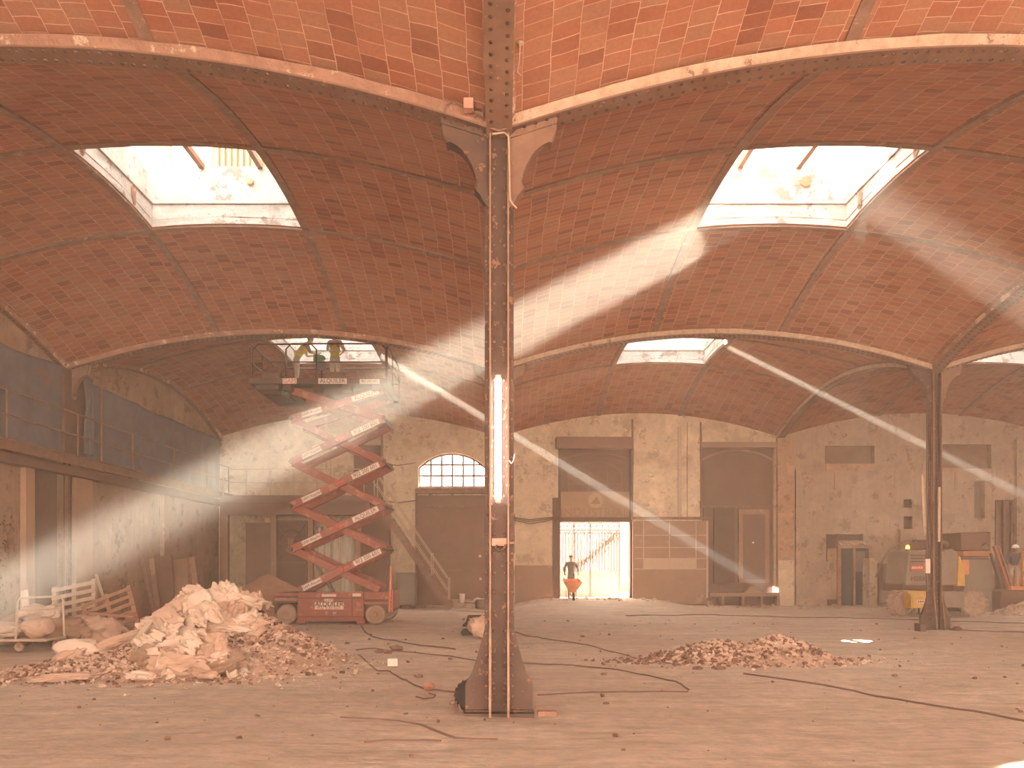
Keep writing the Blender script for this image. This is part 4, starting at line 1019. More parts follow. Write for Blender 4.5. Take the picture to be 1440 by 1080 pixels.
# workers and their things on the deck
person((qx(411)*1.08, 24.45, DZ+.23), math.radians(115), 'worker in a yellow vest bending over at the left on the raised lift platform', dict(
    chest=(0, -.20, 1.24), waist=(0, -.07, 1.06), neck=(0, -.34, 1.42), head=(0, -.43, 1.53), le=(-.25, -.38, 1.10), lh=(-.15, -.62, 1.12), re=(.25, -.38, 1.10), rh=(.12, -.62, 1.12), face=(0, -.8, -.4)), 'jeans_tan', 'jeans_tan', False, 'hivis')
person((qx(468)*1.09, 24.5, DZ+.24), math.radians(175), 'worker in a yellow vest and pale trousers with head up in the skylight', dict(
    le=(-.27, -.10, 1.22), lh=(-.10, -.32, 1.15), re=(.27, -.10, 1.24), rh=(.15, -.32, 1.30)), 'jeans_tan', 'jeans_tan', True, 'hivis')
mb = MB(); mb.box(qx(404)*1.09, qx(474)*1.095, 24.1, 24.9, DZ, DZ+.18); tag(mb.build('wooden_board', M['wood']), 'thick board lying on the lift deck under the two workers', 'board')
wxx, wzz = atpx(23.2)
r2 = thing('work_lamp', (wxx(452), 23.2, DZ), 'round grey-blue work lamp standing at the middle rail of the lift platform', 'lamp')
mb = MB(); mb.lathe([(.10, .14), (.13, .10), (.155, .02), (.155, -.02), (.14, -.04), (.0, -.05)], (wxx(452), 23.2, wzz(514)), 'y', 24); mb.build('head', plain('slate_grey', (.13, .12, .14), .5), r2, smooth=True)
mb = MB(); mb.tube([(wxx(452), 23.22, DZ), (wxx(452), 23.22, wzz(514)-.1)], .03, 8); mb.box(wxx(452)-.15, wxx(452)+.15, 23.1, 23.4, DZ, DZ+.03); mb.build('stand', M['rail_iron'], r2)
mb = MB(); mb.box(wxx(460), wxx(485), 23.0, 23.5, DZ, wzz(525)); tag(mb.build('brown_box', M['panel_dark'], bevel=.01), 'low brown box on the lift deck right of the round lamp', 'box')
mb = MB(); mb.box(wxx(371), wxx(396), 23.0, 23.5, DZ, wzz(527)); tag(mb.build('brown_box', M['panel_dark'], bevel=.01), 'brown box at the left end of the lift deck', 'box')
mb = MB(); mb.blob((wxx(437), 24.3, 8.05), (.17, .12, .10), 3, .3, 2); mb.blob((wxx(431), 24.28, 7.98), (.08, .06, .05), 5, .3, 1)
tag(mb.build('green_cloth', plain('green_cloth', (.10, .32, .16), .8), smooth=True), 'green cloth held up between the two lift workers', 'cloth')

# ---------------------------------------------------------------- stairs and rear gallery
SD = 29.0; sx_, sz_ = atpx(SD)
r = thing('metal_staircase', (sx_(636), SD, 0), 'steep rusty metal staircase with thin handrails rising left in front of the rear wall', 'staircase')
P0 = Vector((sx_(634), SD, 0.0)); P1 = Vector((sx_(524), SD, 4.22))
for k, dy in enumerate((0, .8)):
    mb = MB(); mb.bar(P0+Vector((0, dy, .02)), P1+Vector((0, dy, -.05)), .04, .22); mb.build('stringer', M['rib'], r)
    mb = MB()
    for h in (.95, .5):
        mb.tube([P0+Vector((-.15, dy, .2+h)), P1+Vector((0, dy, h))], .02, 6)
    for t in (.03, .25, .5, .75, .98):
        p = P0.lerp(P1, t)+Vector((0, dy, .05)); mb.tube([p, p+Vector((0, 0, .98))], .018, 6)
    mb.build('handrail', M['line'], r, smooth=True)
for k in range(17):
    p = P0.lerp(P1, (k+.7)/17.5); mb = MB(); mb.box(p.x-.12, p.x+.12, SD+.02, SD+.78, p.z-.015, p.z+.015); mb.build('tread', M['line'], r)
M['gallery'] = mat('gallery_beam', (.30, .165, .11), (.23, .12, .08), 1.5, .8, 0, .2)
r = thing('rear_gallery', (sx_(430), 30.2, 0), 'dark gallery deck running along the rear wall behind the scissor lift', 'gallery')
gx2, gz2 = atpx(30.2)
mb = MB(); mb.box(-10.7, gx2(520), 30.2, Y3-.02, 4.05, 4.25); mb.build('deck', M['gallery'], r)
mb = MB(); mb.box(-10.7, gx2(520), 30.2, 30.35, 3.55, 4.05); mb.box(-10.7, gx2(520), 30.12, 30.2, 4.1, 4.3); mb.build('edge_beam', M['panel_dark'], r)
for px in (316, 384, 436, 503):
    mb = MB(); mb.box(gx2(px)-.1, gx2(px)+.1, 30.25, 30.45, 0, 3.55); mb.build('post', M['panel'], r)
mb = MB()
for h in (.55, 1.05): mb.tube([(-10.6, 30.2, 4.25+h), (gx2(512), 30.2, 4.25+h)], .022, 6)
for k in range(7): x = -10.6+k*(gx2(512)+10.6)/6; mb.tube([(x, 30.2, 4.25), (x, 30.2, 5.3)], .02, 6)
mb.build('handrail', M['line'], r, smooth=True)
mb = MB(); mb.box(X3(452), X3(466), Y3-.15, Y3+.05, Z3(700), Z3(622)); struct(mb.build('wall_pilaster_left', M['plaster']))
mb = MB()
for k in range(4): mb.box(X3(497), X3(537), Y3+.15, Y3+.2, Z3(700)+.55*k, Z3(700)+.55*k+.05)
mb.box(X3(497), X3(537), Y3+.2, Y3+.24, Z3(702), Z3(626)); struct(mb.build('window_5', M['panel_dark']))
mb = MB(); mb.tube([(X3(537.5), Y3-.045, Z3(600)), (X3(538), Y3-.045, Z3(735))], .05, 6); tag(mb.build('drain_pipe', M['rib'], smooth=True), 'rusty vertical pipe on the plaster left of the arched window', 'pipe')
mb = MB(); mb.tube([(X3(540), Y3-.1, Z3(652)), (X3(560), Y3-.1, Z3(655)), (X3(585), Y3-.1, Z3(651))], .02, 6); mb.tube([(X3(540), Y3-.1, Z3(705)), (X3(562), Y3-.1, Z3(707)), (X3(586), Y3-.1, Z3(704))], .03, 6)
tag(mb.build('cable_run', M['rib'], smooth=True), 'two slack cables crossing the plaster between pipe and arched window', 'cable')
# braced dark window and door below the gallery, bright plastic curtain
gx3, gz3 = atpx(31.2)
r = thing('braced_panel', (gx3(408), 31.3, 0), 'dark door panel with crossed scrolls under the rear gallery', 'door')
mb = MB(); mb.box(gx3(387), gx3(431), 31.25, 31.32, 0, gz3(733)); mb.build('leaf', M['panel_dark'], r)
mb = MB()
for a, b in (((388, 735), (430, 790)), ((430, 735), (388, 790))):
    mb.bar((gx3(a[0]), 31.22, gz3(a[1])), (gx3(b[0]), 31.22, gz3(b[1])), .04, .05)
for px in (387, 431): mb.box(gx3(px)-.04, gx3(px)+.04, 31.18, 31.25, 0, gz3(732))
for py in (733, 791): mb.box(gx3(387), gx3(431), 31.18, 31.25, gz3(py)-.04, gz3(py)+.04)
mb.tube([(gx3(409)+.45*math.cos(t), 31.2, gz3(762)+.45*math.sin(t)) for t in [2*math.pi*k/20 for k in range(20)]], .025, 6, closed=True)
mb.build('brace', M['rib'], r); mb = MB(); mb.box(gx3(405), gx3(413), 31.19, 31.25, gz3(767), gz3(757)); mb.build('lock_plate', M['panel'], r)
mb = MB(); mb.box(gx3(345), gx3(381), 31.25, 31.35, 0, gz3(735)); struct(mb.build('door_3', M['brown_metal']))
mb = MB(); mb.box(gx3(505), gx3(548), 31.3, 31.4, 0, gz3(728)); struct(mb.build('door_4', M['panel_dark']))
M['film'] = mat('milky_plastic_sheet', (.78, .70, .60), (.50, .38, .29), 1.1, .35, 0, .5, .08, (1, 1, .35))
def curtain(name, x0, x1, y, z0, z1, m, label, cat, amp=.06, freq=5, seed=0, sag=0, axis='x', n=60, swag=None):
    mb = MB(); nz = 26; vs = []
    for j in range(nz+1):
        v = j/nz
        for i in range(n+1):
            u = i/n; p = x0+(x1-x0)*u
            d = amp*(math.sin(u*freq*2*math.pi+1.5*noise.noise(Vector((u*3, v*1.2, seed))))*(.35+.65*(1-v)) + 1.2*noise.noise(Vector((u*freq, v*2.3, seed+7))))
            if swag:   # diagonal gathered folds
                q = (u-swag[0])/swag[1]; w_ = math.exp(-q*q); d += amp*1.9*w_*math.sin((u*9+(1-v)*5.5)*2.4+2*v*v)
            z = z1-sag*math.sin(math.pi*u)-(z1-sag*math.sin(math.pi*u)-z0)*(1-v) if True else 0
            z += .03*noise.noise(Vector((u*6, seed, 2)))*(v > .97)
            vs.append((p, y+d, z) if axis == 'x' else (y+d, p, z))
    mb.add(vs, [(j*(n+1)+i, j*(n+1)+i+1, (j+1)*(n+1)+i+1, (j+1)*(n+1)+i) for j in range(nz) for i in range(n)])
    o = mb.build(name, m, smooth=True, autosmooth=False)
    s = o.modifiers.new('thick', 'SOLIDIFY'); s.thickness = .008
    return tag(o, label, cat)
curtain('plastic_sheet', gx3(437), gx3(466), 31.0, gz3(833), gz3(742), M['film'], 'creased milky plastic sheet hanging under the rear gallery, seen left through the scissor arms', 'plastic sheet', .07, 4, 1)
curtain('plastic_sheet', gx3(470), gx3(503), 31.05, gz3(838), gz3(740), M['film'], 'bright milky plastic sheet hanging right of the other one behind the scissor arms', 'plastic sheet', .07, 5, 5)
mb = MB()
for px in (437, 449, 459, 470, 481, 499): mb.box(gx3(px)-.03, gx3(px)+.03, 30.86, 30.92, 0, gz3(738))
mb.box(gx3(436), gx3(504), 30.85, 30.93, gz3(740), gz3(735)); r = tag(mb.build('sheet_frame', M['line']), 'pale upright battens and top rail carrying the plastic sheets', 'frame')
# low kerb with bucket and litter left of the near column
kx, kz = atpx(30.2)
mb = MB(); mb.box(kx(626), kx(684), 30.2, 31.5, -.05, kz(848)); tag(mb.build('concrete_kerb', M['plaster_worn'], bevel=.02), 'low concrete kerb at the foot of the roller shutter', 'kerb')
r = thing('bucket', (kx(649), 30.5, kz(848)), 'pale bucket standing on the kerb before the roller shutter', 'bucket')
mb = MB(); zk = kz(848); mb.lathe([(.10, zk), (.13, zk+.34), (.14, zk+.35), (.12, zk+.35), (.10, zk+.05)], (kx(649), 30.5, 0), 'z', 16); mb.build('body', M['orange'] if False else M['decal'], r, smooth=True)
mb = MB(); mb.tube([(kx(649)-.135, 30.5, zk+.33), (kx(649), 30.44, zk+.42), (kx(649)+.135, 30.5, zk+.33)], .008, 6); mb.build('handle', M['rib'], r)
for k, (px, s) in enumerate(((658, .12), (664, .16), (671, .2), (677, .26), (640, .1), (667, .1))):
    mb = MB(); mb.blob((kx(px), 30.45+.1*(k % 3), zk+s*.3), (s*1.1, s*.8, s*.42), k, .4, 2); o = tag(mb.build('rubbish_lump', M['decal'] if k % 2 else M['mortar'], smooth=True), ['small lump of rubbish touching the bucket on the kerb', 'second lump of rubbish right of the bucket', 'medium lump of rubbish in the middle of the kerb', 'largest lump of rubbish on the kerb by the foreground column', 'small lump of rubbish left of the bucket', 'little crumb of rubbish before the middle lump on the kerb'][k], 'rubbish')
px = kx(681); mb = MB(); mb.lathe([(.25, 0), (.27, .02), (.27, .30), (.2, .33)], (kx(679), 29.6, .0), 'z', 16); tag(mb.build('paint_drum', M['grey_metal'], smooth=True), 'squat grey drum on the ground left of the near column', 'drum')
for py in (778, 810):
    mb = MB(); mb.lathe([(.05, -.12), (.06, -.04), (.03, .0)], (X3(675+(py-778)*.03), Y3+.03, Z3(py+4)), 'y', 10); o = tag(mb.build('shutter_lock', M['decal'], smooth=True), 'upper pale knob on the roller shutter' if py < 800 else 'lower pale knob on the roller shutter', 'knob')
# ---------------------------------------------------------------- left wall: gallery, tarpaulins, pilasters
GX = -10.77
r = thing('wall_gallery', (-11.0, 22, 4.2), 'long narrow gallery with thin double handrail along the left wall', 'gallery')
mb = MB(); mb.box(-W+.02, GX, 11, Y3-.1, 4.36, 4.43); mb.build('deck', M['gallery'], r)
mb = MB(); mb.box(GX-.02, GX+.04, 11, Y3-.1, 4.20, 4.42); mb.box(GX-.01, GX+.10, 11, Y3-.1, 4.42, 4.445); mb.build('fascia_beam', M['iron_light'], r)
mb = MB(); mb.box(-W+.02, -W+.30, 11, Y3-.1, 3.98, 4.22); mb.build('wall_beam', M['panel_dark'], r)
for D in (11.5, 14.3, 17.2, 20.1, 23.1, 26.1, 29.0, 31.3):
    mb = MB(); mb.tube([(GX, D, 4.42), (GX, D, 5.53)], .022, 8); mb.build('post', M['rib'], r)
mb = MB(); mb.tube([(GX, 11, 5.53), (GX, 20.1, 5.53), (GX, 22, 5.5), (GX, Y3-.15, 5.5)], .022, 8); mb.tube([(GX, 11, 4.98), (GX, Y3-.15, 4.96)], .018, 8); mb.build('handrail', M['rib'], r, smooth=True)
r = thing('scaffold_post', (GX, 21.3, 4.45), 'tall thin post rising above the left gallery handrail with an arm to the wall', 'post')
mb = MB(); mb.tube([(GX, 21.3, 4.43), (GX, 21.3, 7.15)], .028, 8); mb.build('upright', M['rib'], r)
mb = MB(); mb.tube([(GX, 21.3, 6.72), (-W+.05, 20.6, 6.72)], .03, 8); mb.tube([(GX, 21.3, 6.95), (-W+.1, 20.6, 6.62)], .02, 8); mb.build('arm', M['rib'], r)
curtain('blue_tarpaulin', 13.0, 20.1, -W+.2, 4.45, 6.72, M['tarp'], 'dusty blue tarpaulin on the left gallery, the nearer one at the left edge', 'tarpaulin', .05, 7, 3, .12, 'y', 90)
curtain('blue_tarpaulin', 21.0, 31.2, -W+.2, 4.45, 6.62, M['tarp'], 'dusty blue tarpaulin with swagged folds hung farther along the left gallery', 'tarpaulin', .06, 8, 9, .06, 'y', 130, (.42, .16))
mb = MB(); mb.box(-W+.01, -W+.25, 20.0, 21.1, 4.45, 6.7); struct(mb.build('trim_dark_bay', M['brown_dark']))
curtain('dark_cloth', 20.75, 21.25, -W+.34, 4.6, 6.66, M['tarp'], 'narrow folded dark cloth hanging by the gallery post between the tarpaulins', 'cloth', .05, 2, 12, 0, 'y', 30)
M['pil'] = mat('pilaster_plaster', (.44, .27, .18), (.36, .21, .14), 1.5, .9, 0, .3)
for a, b, m_ in ((18.55, 18.9, 'pil'), (20.75, 21.6, 'pil'), (26.2, 26.6, 'panel')):
    mb = MB(); mb.box(-W-.02, -W+.14, a, b, -.05, 4.0); struct(mb.build('wall_pilaster_left', M[m_]))
mb = MB(); mb.box(-W-.02, -W+.05, 18.9, 20.0, -.05, 4.0); struct(mb.build('recess_shade_panel', M['brown_dark']))  # shade of the recess between the pilasters, painted as a flat dark panel
mb = MB(); mb.box(GX-.25, GX-.05, 31.0, 31.3, 0, 4.2); struct(mb.build('wall_pier_left', M['panel']))
# painted scrawl on the plaster
M['scrawl'] = plain('dark_scrawl', (.10, .05, .035), .9)
rr = random.Random(11)
mb = MB()
for (cy_, cz_, n) in ((17.6, 3.25, 15), (18.0, 2.7, 9), (17.2, 2.55, 9), (17.9, 2.1, 12), (17.3, 2.05, 8), (17.8, 1.75, 7), (17.2, 1.3, 10), (17.7, 1.28, 7)):
    for k in range(n):
        y_ = cy_+rr.uniform(-.22, .22); z_ = cz_+rr.uniform(-.13, .13); a = rr.uniform(0, 3.1)
        mb.cbox((-W+.005, y_, z_), (.008, rr.uniform(.03, .10), rr.uniform(.02, .045)), Matrix.Rotation(a, 3, 'X'))
tag(mb.build('wall_scrawl', M['scrawl']), 'dark flaking marks scrawled on the plaster at the left edge', 'marks', kind='stuff')

# ---------------------------------------------------------------- things along the left wall
def pallet(name, base_c, rot, label, m='panel', ln=1.2, wd=1.0, group=None):
    r = thing(name, (0, 0, 0), label, 'pallet', group)
    for k in range(6):
        b = MB(); z = -ln/2+(k+.5)*ln/6; b.box(-wd/2, wd/2, -.02, .0, z-.05, z+.05); b.build('slat', M[m], r)
    for x in (-wd/2+.05, 0, wd/2-.05):
        b = MB(); b.box(x-.05, x+.05, .0, .09, -ln/2, ln/2); b.build('bearer', M[m], r)
    r.location = base_c; r.rotation_euler = rot; return r
M['pal_red'] = mat('dusty_pallet_wood', (.42, .24, .155), (.33, .175, .11), 5, .85, 0, .2)
M['board_red'] = mat('reddish_board', (.47, .21, .13), (.38, .16, .10), 5, .85)
M['ply'] = mat('pale_board', (.55, .42, .31), (.44, .32, .23), 3, .85)
pallet('wooden_pallet', (-8.95, 18.1, .50), (math.radians(-38), math.radians(-22), math.radians(14)), 'broken slatted pallet leaning over the rubbish, right one by the left wall', 'pal_red', 1.35, 1.15)
pallet('wooden_pallet', (-9.9, 18.3, .72), (math.radians(-25), math.radians(-12), math.radians(5)), 'pale slatted pallet leaning steeply behind the broken one', 'ply', 1.2, 1.0)
mb = MB(); mb.cbox((-8.72, 17.7, .56), (1.05, .22, .04), Matrix.Rotation(.1, 3, 'Y')); tag(mb.build('wooden_board', M['board_red']), 'reddish plank lying across the broken pallet by the left wall', 'board')
mb = MB(); mb.bar((-10.15, 17.0, 0), (-10.45, 17.3, 1.12), .16, .03, (0, 1, 0)); mb.bar((-10.5, 17.25, .3), (-10.45, 17.3, 1.1), .03, .03); tag(mb.build('wooden_board', M['ply']), 'narrow board leaning upright behind the platform trolley', 'board')
mb = MB(); mb.bar((-9.3, 18.6, .7), (-9.62, 18.75, 1.45), .07, .03); tag(mb.build('wooden_batten', M['ply']), 'thin batten poking up behind the pallets', 'batten')
rr = random.Random(5)
for k in range(9):
    x_, y_ = (-9.9+rr.uniform(0, 1.2), 17.5+rr.uniform(-.3, .5)); a = rr.uniform(-.5, .5)
    mb = MB(); mb.cbox((x_, y_, .08+.06*k*.6), (rr.uniform(.5, 1.1), .12, .03), Matrix.Rotation(a, 3, 'Z') @ Matrix.Rotation(rr.uniform(-.25, .25), 3, 'Y'))
    tag(mb.build('broken_plank', M['pal_red'] if k % 2 else M['board_red']), 'broken plank lying in the rubbish under the pallets', 'plank', 'broken planks under the pallets')
def ridged(p, oct=4):
    v = 0; a = .5; f = 1.0
    for _ in range(oct):
        v += a*(1-abs(noise.noise(p*f))*2.2); a *= .5; f *= 2.05
    return v
def sack(loc, size, rot, m, label, seed, group=None, name='rubble_sack', crump=.22, ears=.25, sub=4):
    bm = bmesh.new(); bmesh.ops.create_icosphere(bm, subdivisions=sub, radius=1)
    mb = MB(); vs = []; R_ = Matrix.Rotation(rot[2], 3, 'Z') @ Matrix.Rotation(rot[1], 3, 'Y') @ Matrix.Rotation(rot[0], 3, 'X')
    sv = Vector((seed*1.37, seed*2.11, seed*.73))
    for v in bm.verts:
        p = v.co.copy(); q = Vector((math.copysign(abs(p.x)**.62, p.x), math.copysign(abs(p.y)**.62, p.y), p.z*.8))
        corner = max(0, abs(q.x*q.y)-.45); q *= (1+ears*corner)
        fd_ = q.x*math.cos(seed)+q.y*math.sin(seed)+.5*q.z; wv_ = noise.noise(q*1.2+sv)*2.2
        fold = abs(math.sin(fd_*4.2+wv_*2.0)); n = .55*(ridged(q*1.3+sv, 3)-.3)+.55*(.62-fold)+.35*abs(noise.noise(q*4.5+sv))
        q += p.normalized()*n*crump*2.3
        n2 = noise.noise(q*.9+sv*2); q.z += n2*.45
        w_ = R_ @ Vector((q.x*size[0], q.y*size[1], q.z*size[2])); w_ += Vector(loc)
        if w_.z < .01: w_.z = .01+.1*(w_.z-.01)
        vs.append(w_)
    bm.verts.index_update(); mb.add(vs, [tuple(v.index for v in f.verts) for f in bm.faces]); bm.free()
    o = mb.build(name, M[m], smooth=True, autosmooth=True); return tag(o, label, 'sack', group)
M['sack'] = mat('woven_white_sack', (.72, .55, .44), (.60, .43, .335), 3, .8, 0, .5, .02, spots=(.50, .32, .23), spot_scale=2.2, spot_t=.6)
M['sack_pink'] = mat('dusty_pink_sack', (.60, .40, .30), (.49, .305, .22), 3, .85, 0, .5, .02, spots=(.40, .23, .155), spot_scale=3)
M['sack_dark'] = mat('earthy_sack', (.40, .25, .175), (.32, .19, .13), 3, .9, 0, .5, .02)
# platform trolley
TD = 15.6
r = thing('platform_trolley', (-9.3, TD, 0), 'pale platform trolley with a tubular push frame at the left edge', 'trolley')
mb = MB(); mb.box(-10.6, -8.78, TD-.35, TD+.35, .20, .25); mb.build('deck', M['ply'], r, bevel=.01)
mb = MB(); mb.tube([(-9.40, TD-.32, .24), (-9.36, TD-.32, .98), (-9.30, TD-.32, 1.05), (-8.88, TD+.3, 1.05), (-8.82, TD+.3, .98), (-8.80, TD+.3, .24)], .022, 8); mb.tube([(-9.37, TD-.3, .8), (-8.84, TD+.3, .8)], .015, 8); mb.build('push_frame', M['ply'], r, smooth=True)
for x, y in ((-9.35, TD-.28), (-8.9, TD+.22), (-10.45, TD-.28), (-10.45, TD+.25)):
    mb = MB(); mb.lathe([(.04, -.02), (.085, -.022), (.09, 0), (.085, .022), (.04, .02)], (x, y, .09), 'y', 14); c = mb.build('castor', M['tyre'], r, smooth=True)
    mb = MB(); mb.box(x-.03, x+.03, y-.03, y-.025, .08, .2); mb.box(x-.03, x+.03, y+.025, y+.03, .08, .2); mb.build('fork', M['rib'], c)
sack((-9.15, TD, .43), (.28, .24, .2), (0, 0, .2), 'sack_pink', 'plump pinkish sack sitting on the trolley deck inside its push frame', 31, crump=.08)
sack((-10.0, TD, .38), (.45, .28, .15), (0, 0, .1), 'sack', 'limp pale sack on the trolley deck left of the push frame', 32)
mb = MB(); mb.box(-10.5, -9.7, TD-.33, TD-.2, .255, .30); tag(mb.build('wooden_board', M['ply']), 'short board laid along the front of the trolley deck', 'board')
sack((-9.35, 16.8, .25), (.5, .35, .3), (0, 0, .4), 'sack_dark', 'earthy sack in the rubbish just behind the trolley', 33)
sack((-8.9, 17.3, .22), (.55, .4, .3), (0, .1, .1), 'sack_pink', 'slumped pinkish sack in front of the pallets', 34)
sack((-9.9, 17.0, .62), (.42, .3, .2), (0, 0, .1), 'sack', 'pale sack perched behind the trolley push frame', 35)
sack((-10.4, 16.6, .25), (.5, .35, .3), (0, 0, 1), 'sack_dark', 'earthy sack behind the trolley at the left edge', 36)
# boards and panels leaning on the left wall
def lean(px0, px1, pyt, D, label, m, th=.05, tilt=.35, name='leaning_board', cat='board'):
    fx_, fz_ = atpx(D); x0 = fx_(px0); x1 = fx_(px1); zt = fz_(pyt); wd = x1-x0
    mb = MB(); a = Vector(((x0+x1)/2+tilt, D-.25, 0.0)); b = Vector(((x0+x1)/2-tilt*.3, D+.25, zt)); mb.bar(a, b, wd, th, (0, 1, 0)); return tag(mb.build(name, M[m], bevel=.005), label, cat)
lean(198, 203, 782, 24.2, 'thin dark pole leaning left of the stacked panels by the left wall', 'rib', .05, .5, 'leaning_pole', 'pole')
lean(209, 216, 785, 24.4, 'narrow plank leaning against the dark panel by the left wall', 'panel', .05, .35, 'leaning_plank', 'plank')
lean(213, 240, 782, 24.8, 'broad dark panel leaning against the left wall behind the rubble heap', 'panel_dark', .05, .25)
lean(241, 262, 786, 25.4, 'second leaning panel, lighter brown, just right of the broad dark one', 'panel', .05, .2)
lean(266, 274, 783, 25.8, 'slim brown plank leaning right of the two panels', 'pal_red', .05, .35, 'leaning_plank', 'plank')
mb = MB(); mb.box(-W+.06, -W+.3, 23.6, 24.2, 0, .25); tag(mb.build('brown_box', M['board_red']), 'small reddish box on the ground at the foot of the left wall', 'box')
rr = random.Random(8)
for k in range(6):
    mb = MB(); mb.cbox((-10.6+.35*k, 22.4+rr.uniform(-.3, .3), .06), (.7, .14, .05), Matrix.Rotation(rr.uniform(-.6, .6), 3, 'Z')); tag(mb.build('loose_plank', M['board_red']), 'loose reddish plank lying at the foot of the left wall', 'plank', 'planks on the ground by the left wall')

# ---------------------------------------------------------------- heaps
M['earth'] = mat('red_earth', (.36, .175, .105), (.28, .13, .08), 6, .95, 0, .6, .03)
M['rubble'] = mat('crushed_rubble', (.58, .385, .285), (.40, .24, .165), 9, .95, 0, .8, .03, spots=(.22, .11, .07), spot_scale=11, spot_t=.6)
def heap(name, cx, cy_, rx, ry, h, m, label, seed=0, rough=.06, n=56, power=1.0, cat='heap', fn=None):
    mb = MB(); vs = []; rings = 26
    for j in range(rings+1):
        rad = j/rings*1.12
        for i in range(n):
            a = 2*math.pi*i/n; k = 1+.18*noise.noise(Vector((math.cos(a)*1.5, math.sin(a)*1.5, seed)))
            x, y = cx+rx*rad*k*math.cos(a), cy_+ry*rad*k*math.sin(a)
            z = h*max(0, 1-rad)**power*(1 if rad > .12 else (1-.4*(.12-rad)))
            if fn: z = fn(x, y, rad)
            z += rough*noise.noise(Vector((x*3.5, y*3.5, seed)))*(1 if rad < .97 else .2)+rough*.5*noise.noise(Vector((x*9, y*9, seed)))*(rad < 1)
            vs.append((x, y, max(-.05, z+ground_z(x, y)-.02-.06*max(0, rad-1)/.12)))
    mb.add(vs, [(j*n+i, j*n+(i+1) % n, (j+1)*n+(i+1) % n, (j+1)*n+i) for j in range(rings) for i in range(n)])
    return tag(mb.build(name, M[m], smooth=True, autosmooth=False), label, cat)
heap('earth_mound', -7.75, 26.3, 2.3, 1.9, 1.45, 'earth', 'smooth conical mound of reddish earth left of the scissor lift', 4, .03)
def heap_z(x, y):
    def g(cx, cy_, rx, ry, h, p=1): d = math.sqrt(((x-cx)/rx)**2+((y-cy_)/ry)**2); return h*max(0, 1-d)**p
    return max(g(-4.55, 13.7, 1.9, 2.0, 1.02, .9), g(-5.1, 13.4, 2.0, 1.9, .95, .9), g(-6.5, 12.6, 1.5, 1.2, .30))
heap('rubble_heap', -5.1, 13.3, 2.9, 2.15, 1, 'rubble', 'big heap of crushed rubble in the left foreground partly covered by sacks', 2, .05, 90, fn=lambda x, y, r_: heap_z(x, y))
def chips(name, label, n, region, zfn, smin, smax, m, seed, flat=.5):
    rr = random.Random(seed); mb = MB()
    for _ in range(n):
        x, y = region(rr); z = zfn(x, y)
        if z is None: continue
        s = smin+(smax-smin)*rr.random()**3
        Mr = Matrix.Rotation(rr.uniform(0, 6.28), 3, 'Z') @ Matrix.Rotation(rr.uniform(-.8, .8), 3, 'X') @ Matrix.Rotation(rr.uniform(-.5, .5), 3, 'Y')
        j = [rr.uniform(.6, 1.1) for _ in range(8)]
        vs = [Mr @ Vector((sx*s*j[q], sy*s*.8*j[(q+3) % 8], sz*s*flat*j[(q+5) % 8])) for q, (sx, sy, sz) in enumerate([(a, b, c) for c in (-1, 1) for b in (-1, 1) for a in (-1, 1)])]
        mb.add([v+Vector((x, y, z+s*.25)) for v in vs], [(0,2,3,1),(4,5,7,6),(0,1,5,4),(2,6,7,3),(0,4,6,2),(1,3,7,5)])
    return tag(mb.build(name, M[m]), label, 'rubble', kind='stuff')
M['chip'] = mat('pale_chips', (.66, .46, .35), (.46, .28, .20), 3, .95, 0, .3)
M['chip_dark'] = mat('dark_chips', (.24, .12, .08), (.16, .08, .055), 3, .95, 0, .3)
def reg_heap(rr):
    t = rr.random()
    if t < .62: return (-4.3+rr.gauss(0, .8), 13.1+rr.gauss(0, .75))
    return (-6.4+rr.gauss(0, .75), 12.3+rr.gauss(0, .45))
hz = lambda x, y: max(0, heap_z(x, y))+ground_z(x, y)
chips('rubble_chips', 'pale broken chips strewn over the big rubble heap', 3600, reg_heap, hz, .01, .045, 'chip', 1)
chips('rubble_chips', 'darker brick chips mixed into the big rubble heap', 1200, reg_heap, hz, .01, .05, 'chip_dark', 2)
# sacks thrown over the heap
def S(px, py, D, size, rot, m, label, seed, **k):
    return sack((PX(px, D), D, max(.05, PZ(py, D))), size, rot, m, label, seed, **k)
S(300, 846, 13.7, (.42, .34, .16), (.1, -.15, .2), 'sack', 'crumpled pale sack lying across the very top of the rubble heap', 1)
S(340, 843, 13.9, (.40, .30, .13), (0, .2, -.2), 'sack', 'flat pale sack with a pointed corner at the top right of the heap', 2, ears=.9)
S(262, 858, 13.5, (.26, .30, .24), (.2, .3, .5), 'sack_pink', 'upright pinkish sack at the upper left of the heap', 3)
S(283, 852, 13.3, (.22, .26, .24), (0, .1, .2), 'sack', 'bulging pale sack on the shoulder of the heap next to the top', 4)
S(240, 872, 13.2, (.24, .28, .20), (.4, .5, 0), 'sack_pink', 'small pinkish sack sliding down the left shoulder of the heap', 5, ears=.9)
S(222, 886, 13.0, (.27, .26, .14), (.2, .5, .3), 'sack', 'pale sack with a sharp flap on the left flank of the heap', 6, ears=1)
S(262, 884, 12.9, (.30, .28, .17), (.2, 0, .8), 'sack', 'creased pale sack in the middle of the left flank', 7)
S(300, 874, 13.1, (.36, .28, .15), (.2, 0, .1), 'sack_pink', 'pinkish sack spread under the top sacks', 8)
S(345, 872, 13.3, (.24, .26, .16), (.1, -.2, .4), 'sack', 'round-mouthed pale sack on the right below the peak', 9)
S(325, 884, 13.0, (.40, .20, .09), (.1, .05, 0), 'sack', 'long thin folded sack hanging over the right flank', 10)
S(255, 906, 12.4, (.40, .32, .20), (.2, -.1, .4), 'sack', 'large pale sack draped over the front of the heap', 11)
S(232, 912, 12.4, (.26, .28, .20), (.2, .3, .1), 'sack', 'sagging pale sack at the front left of the heap', 12)
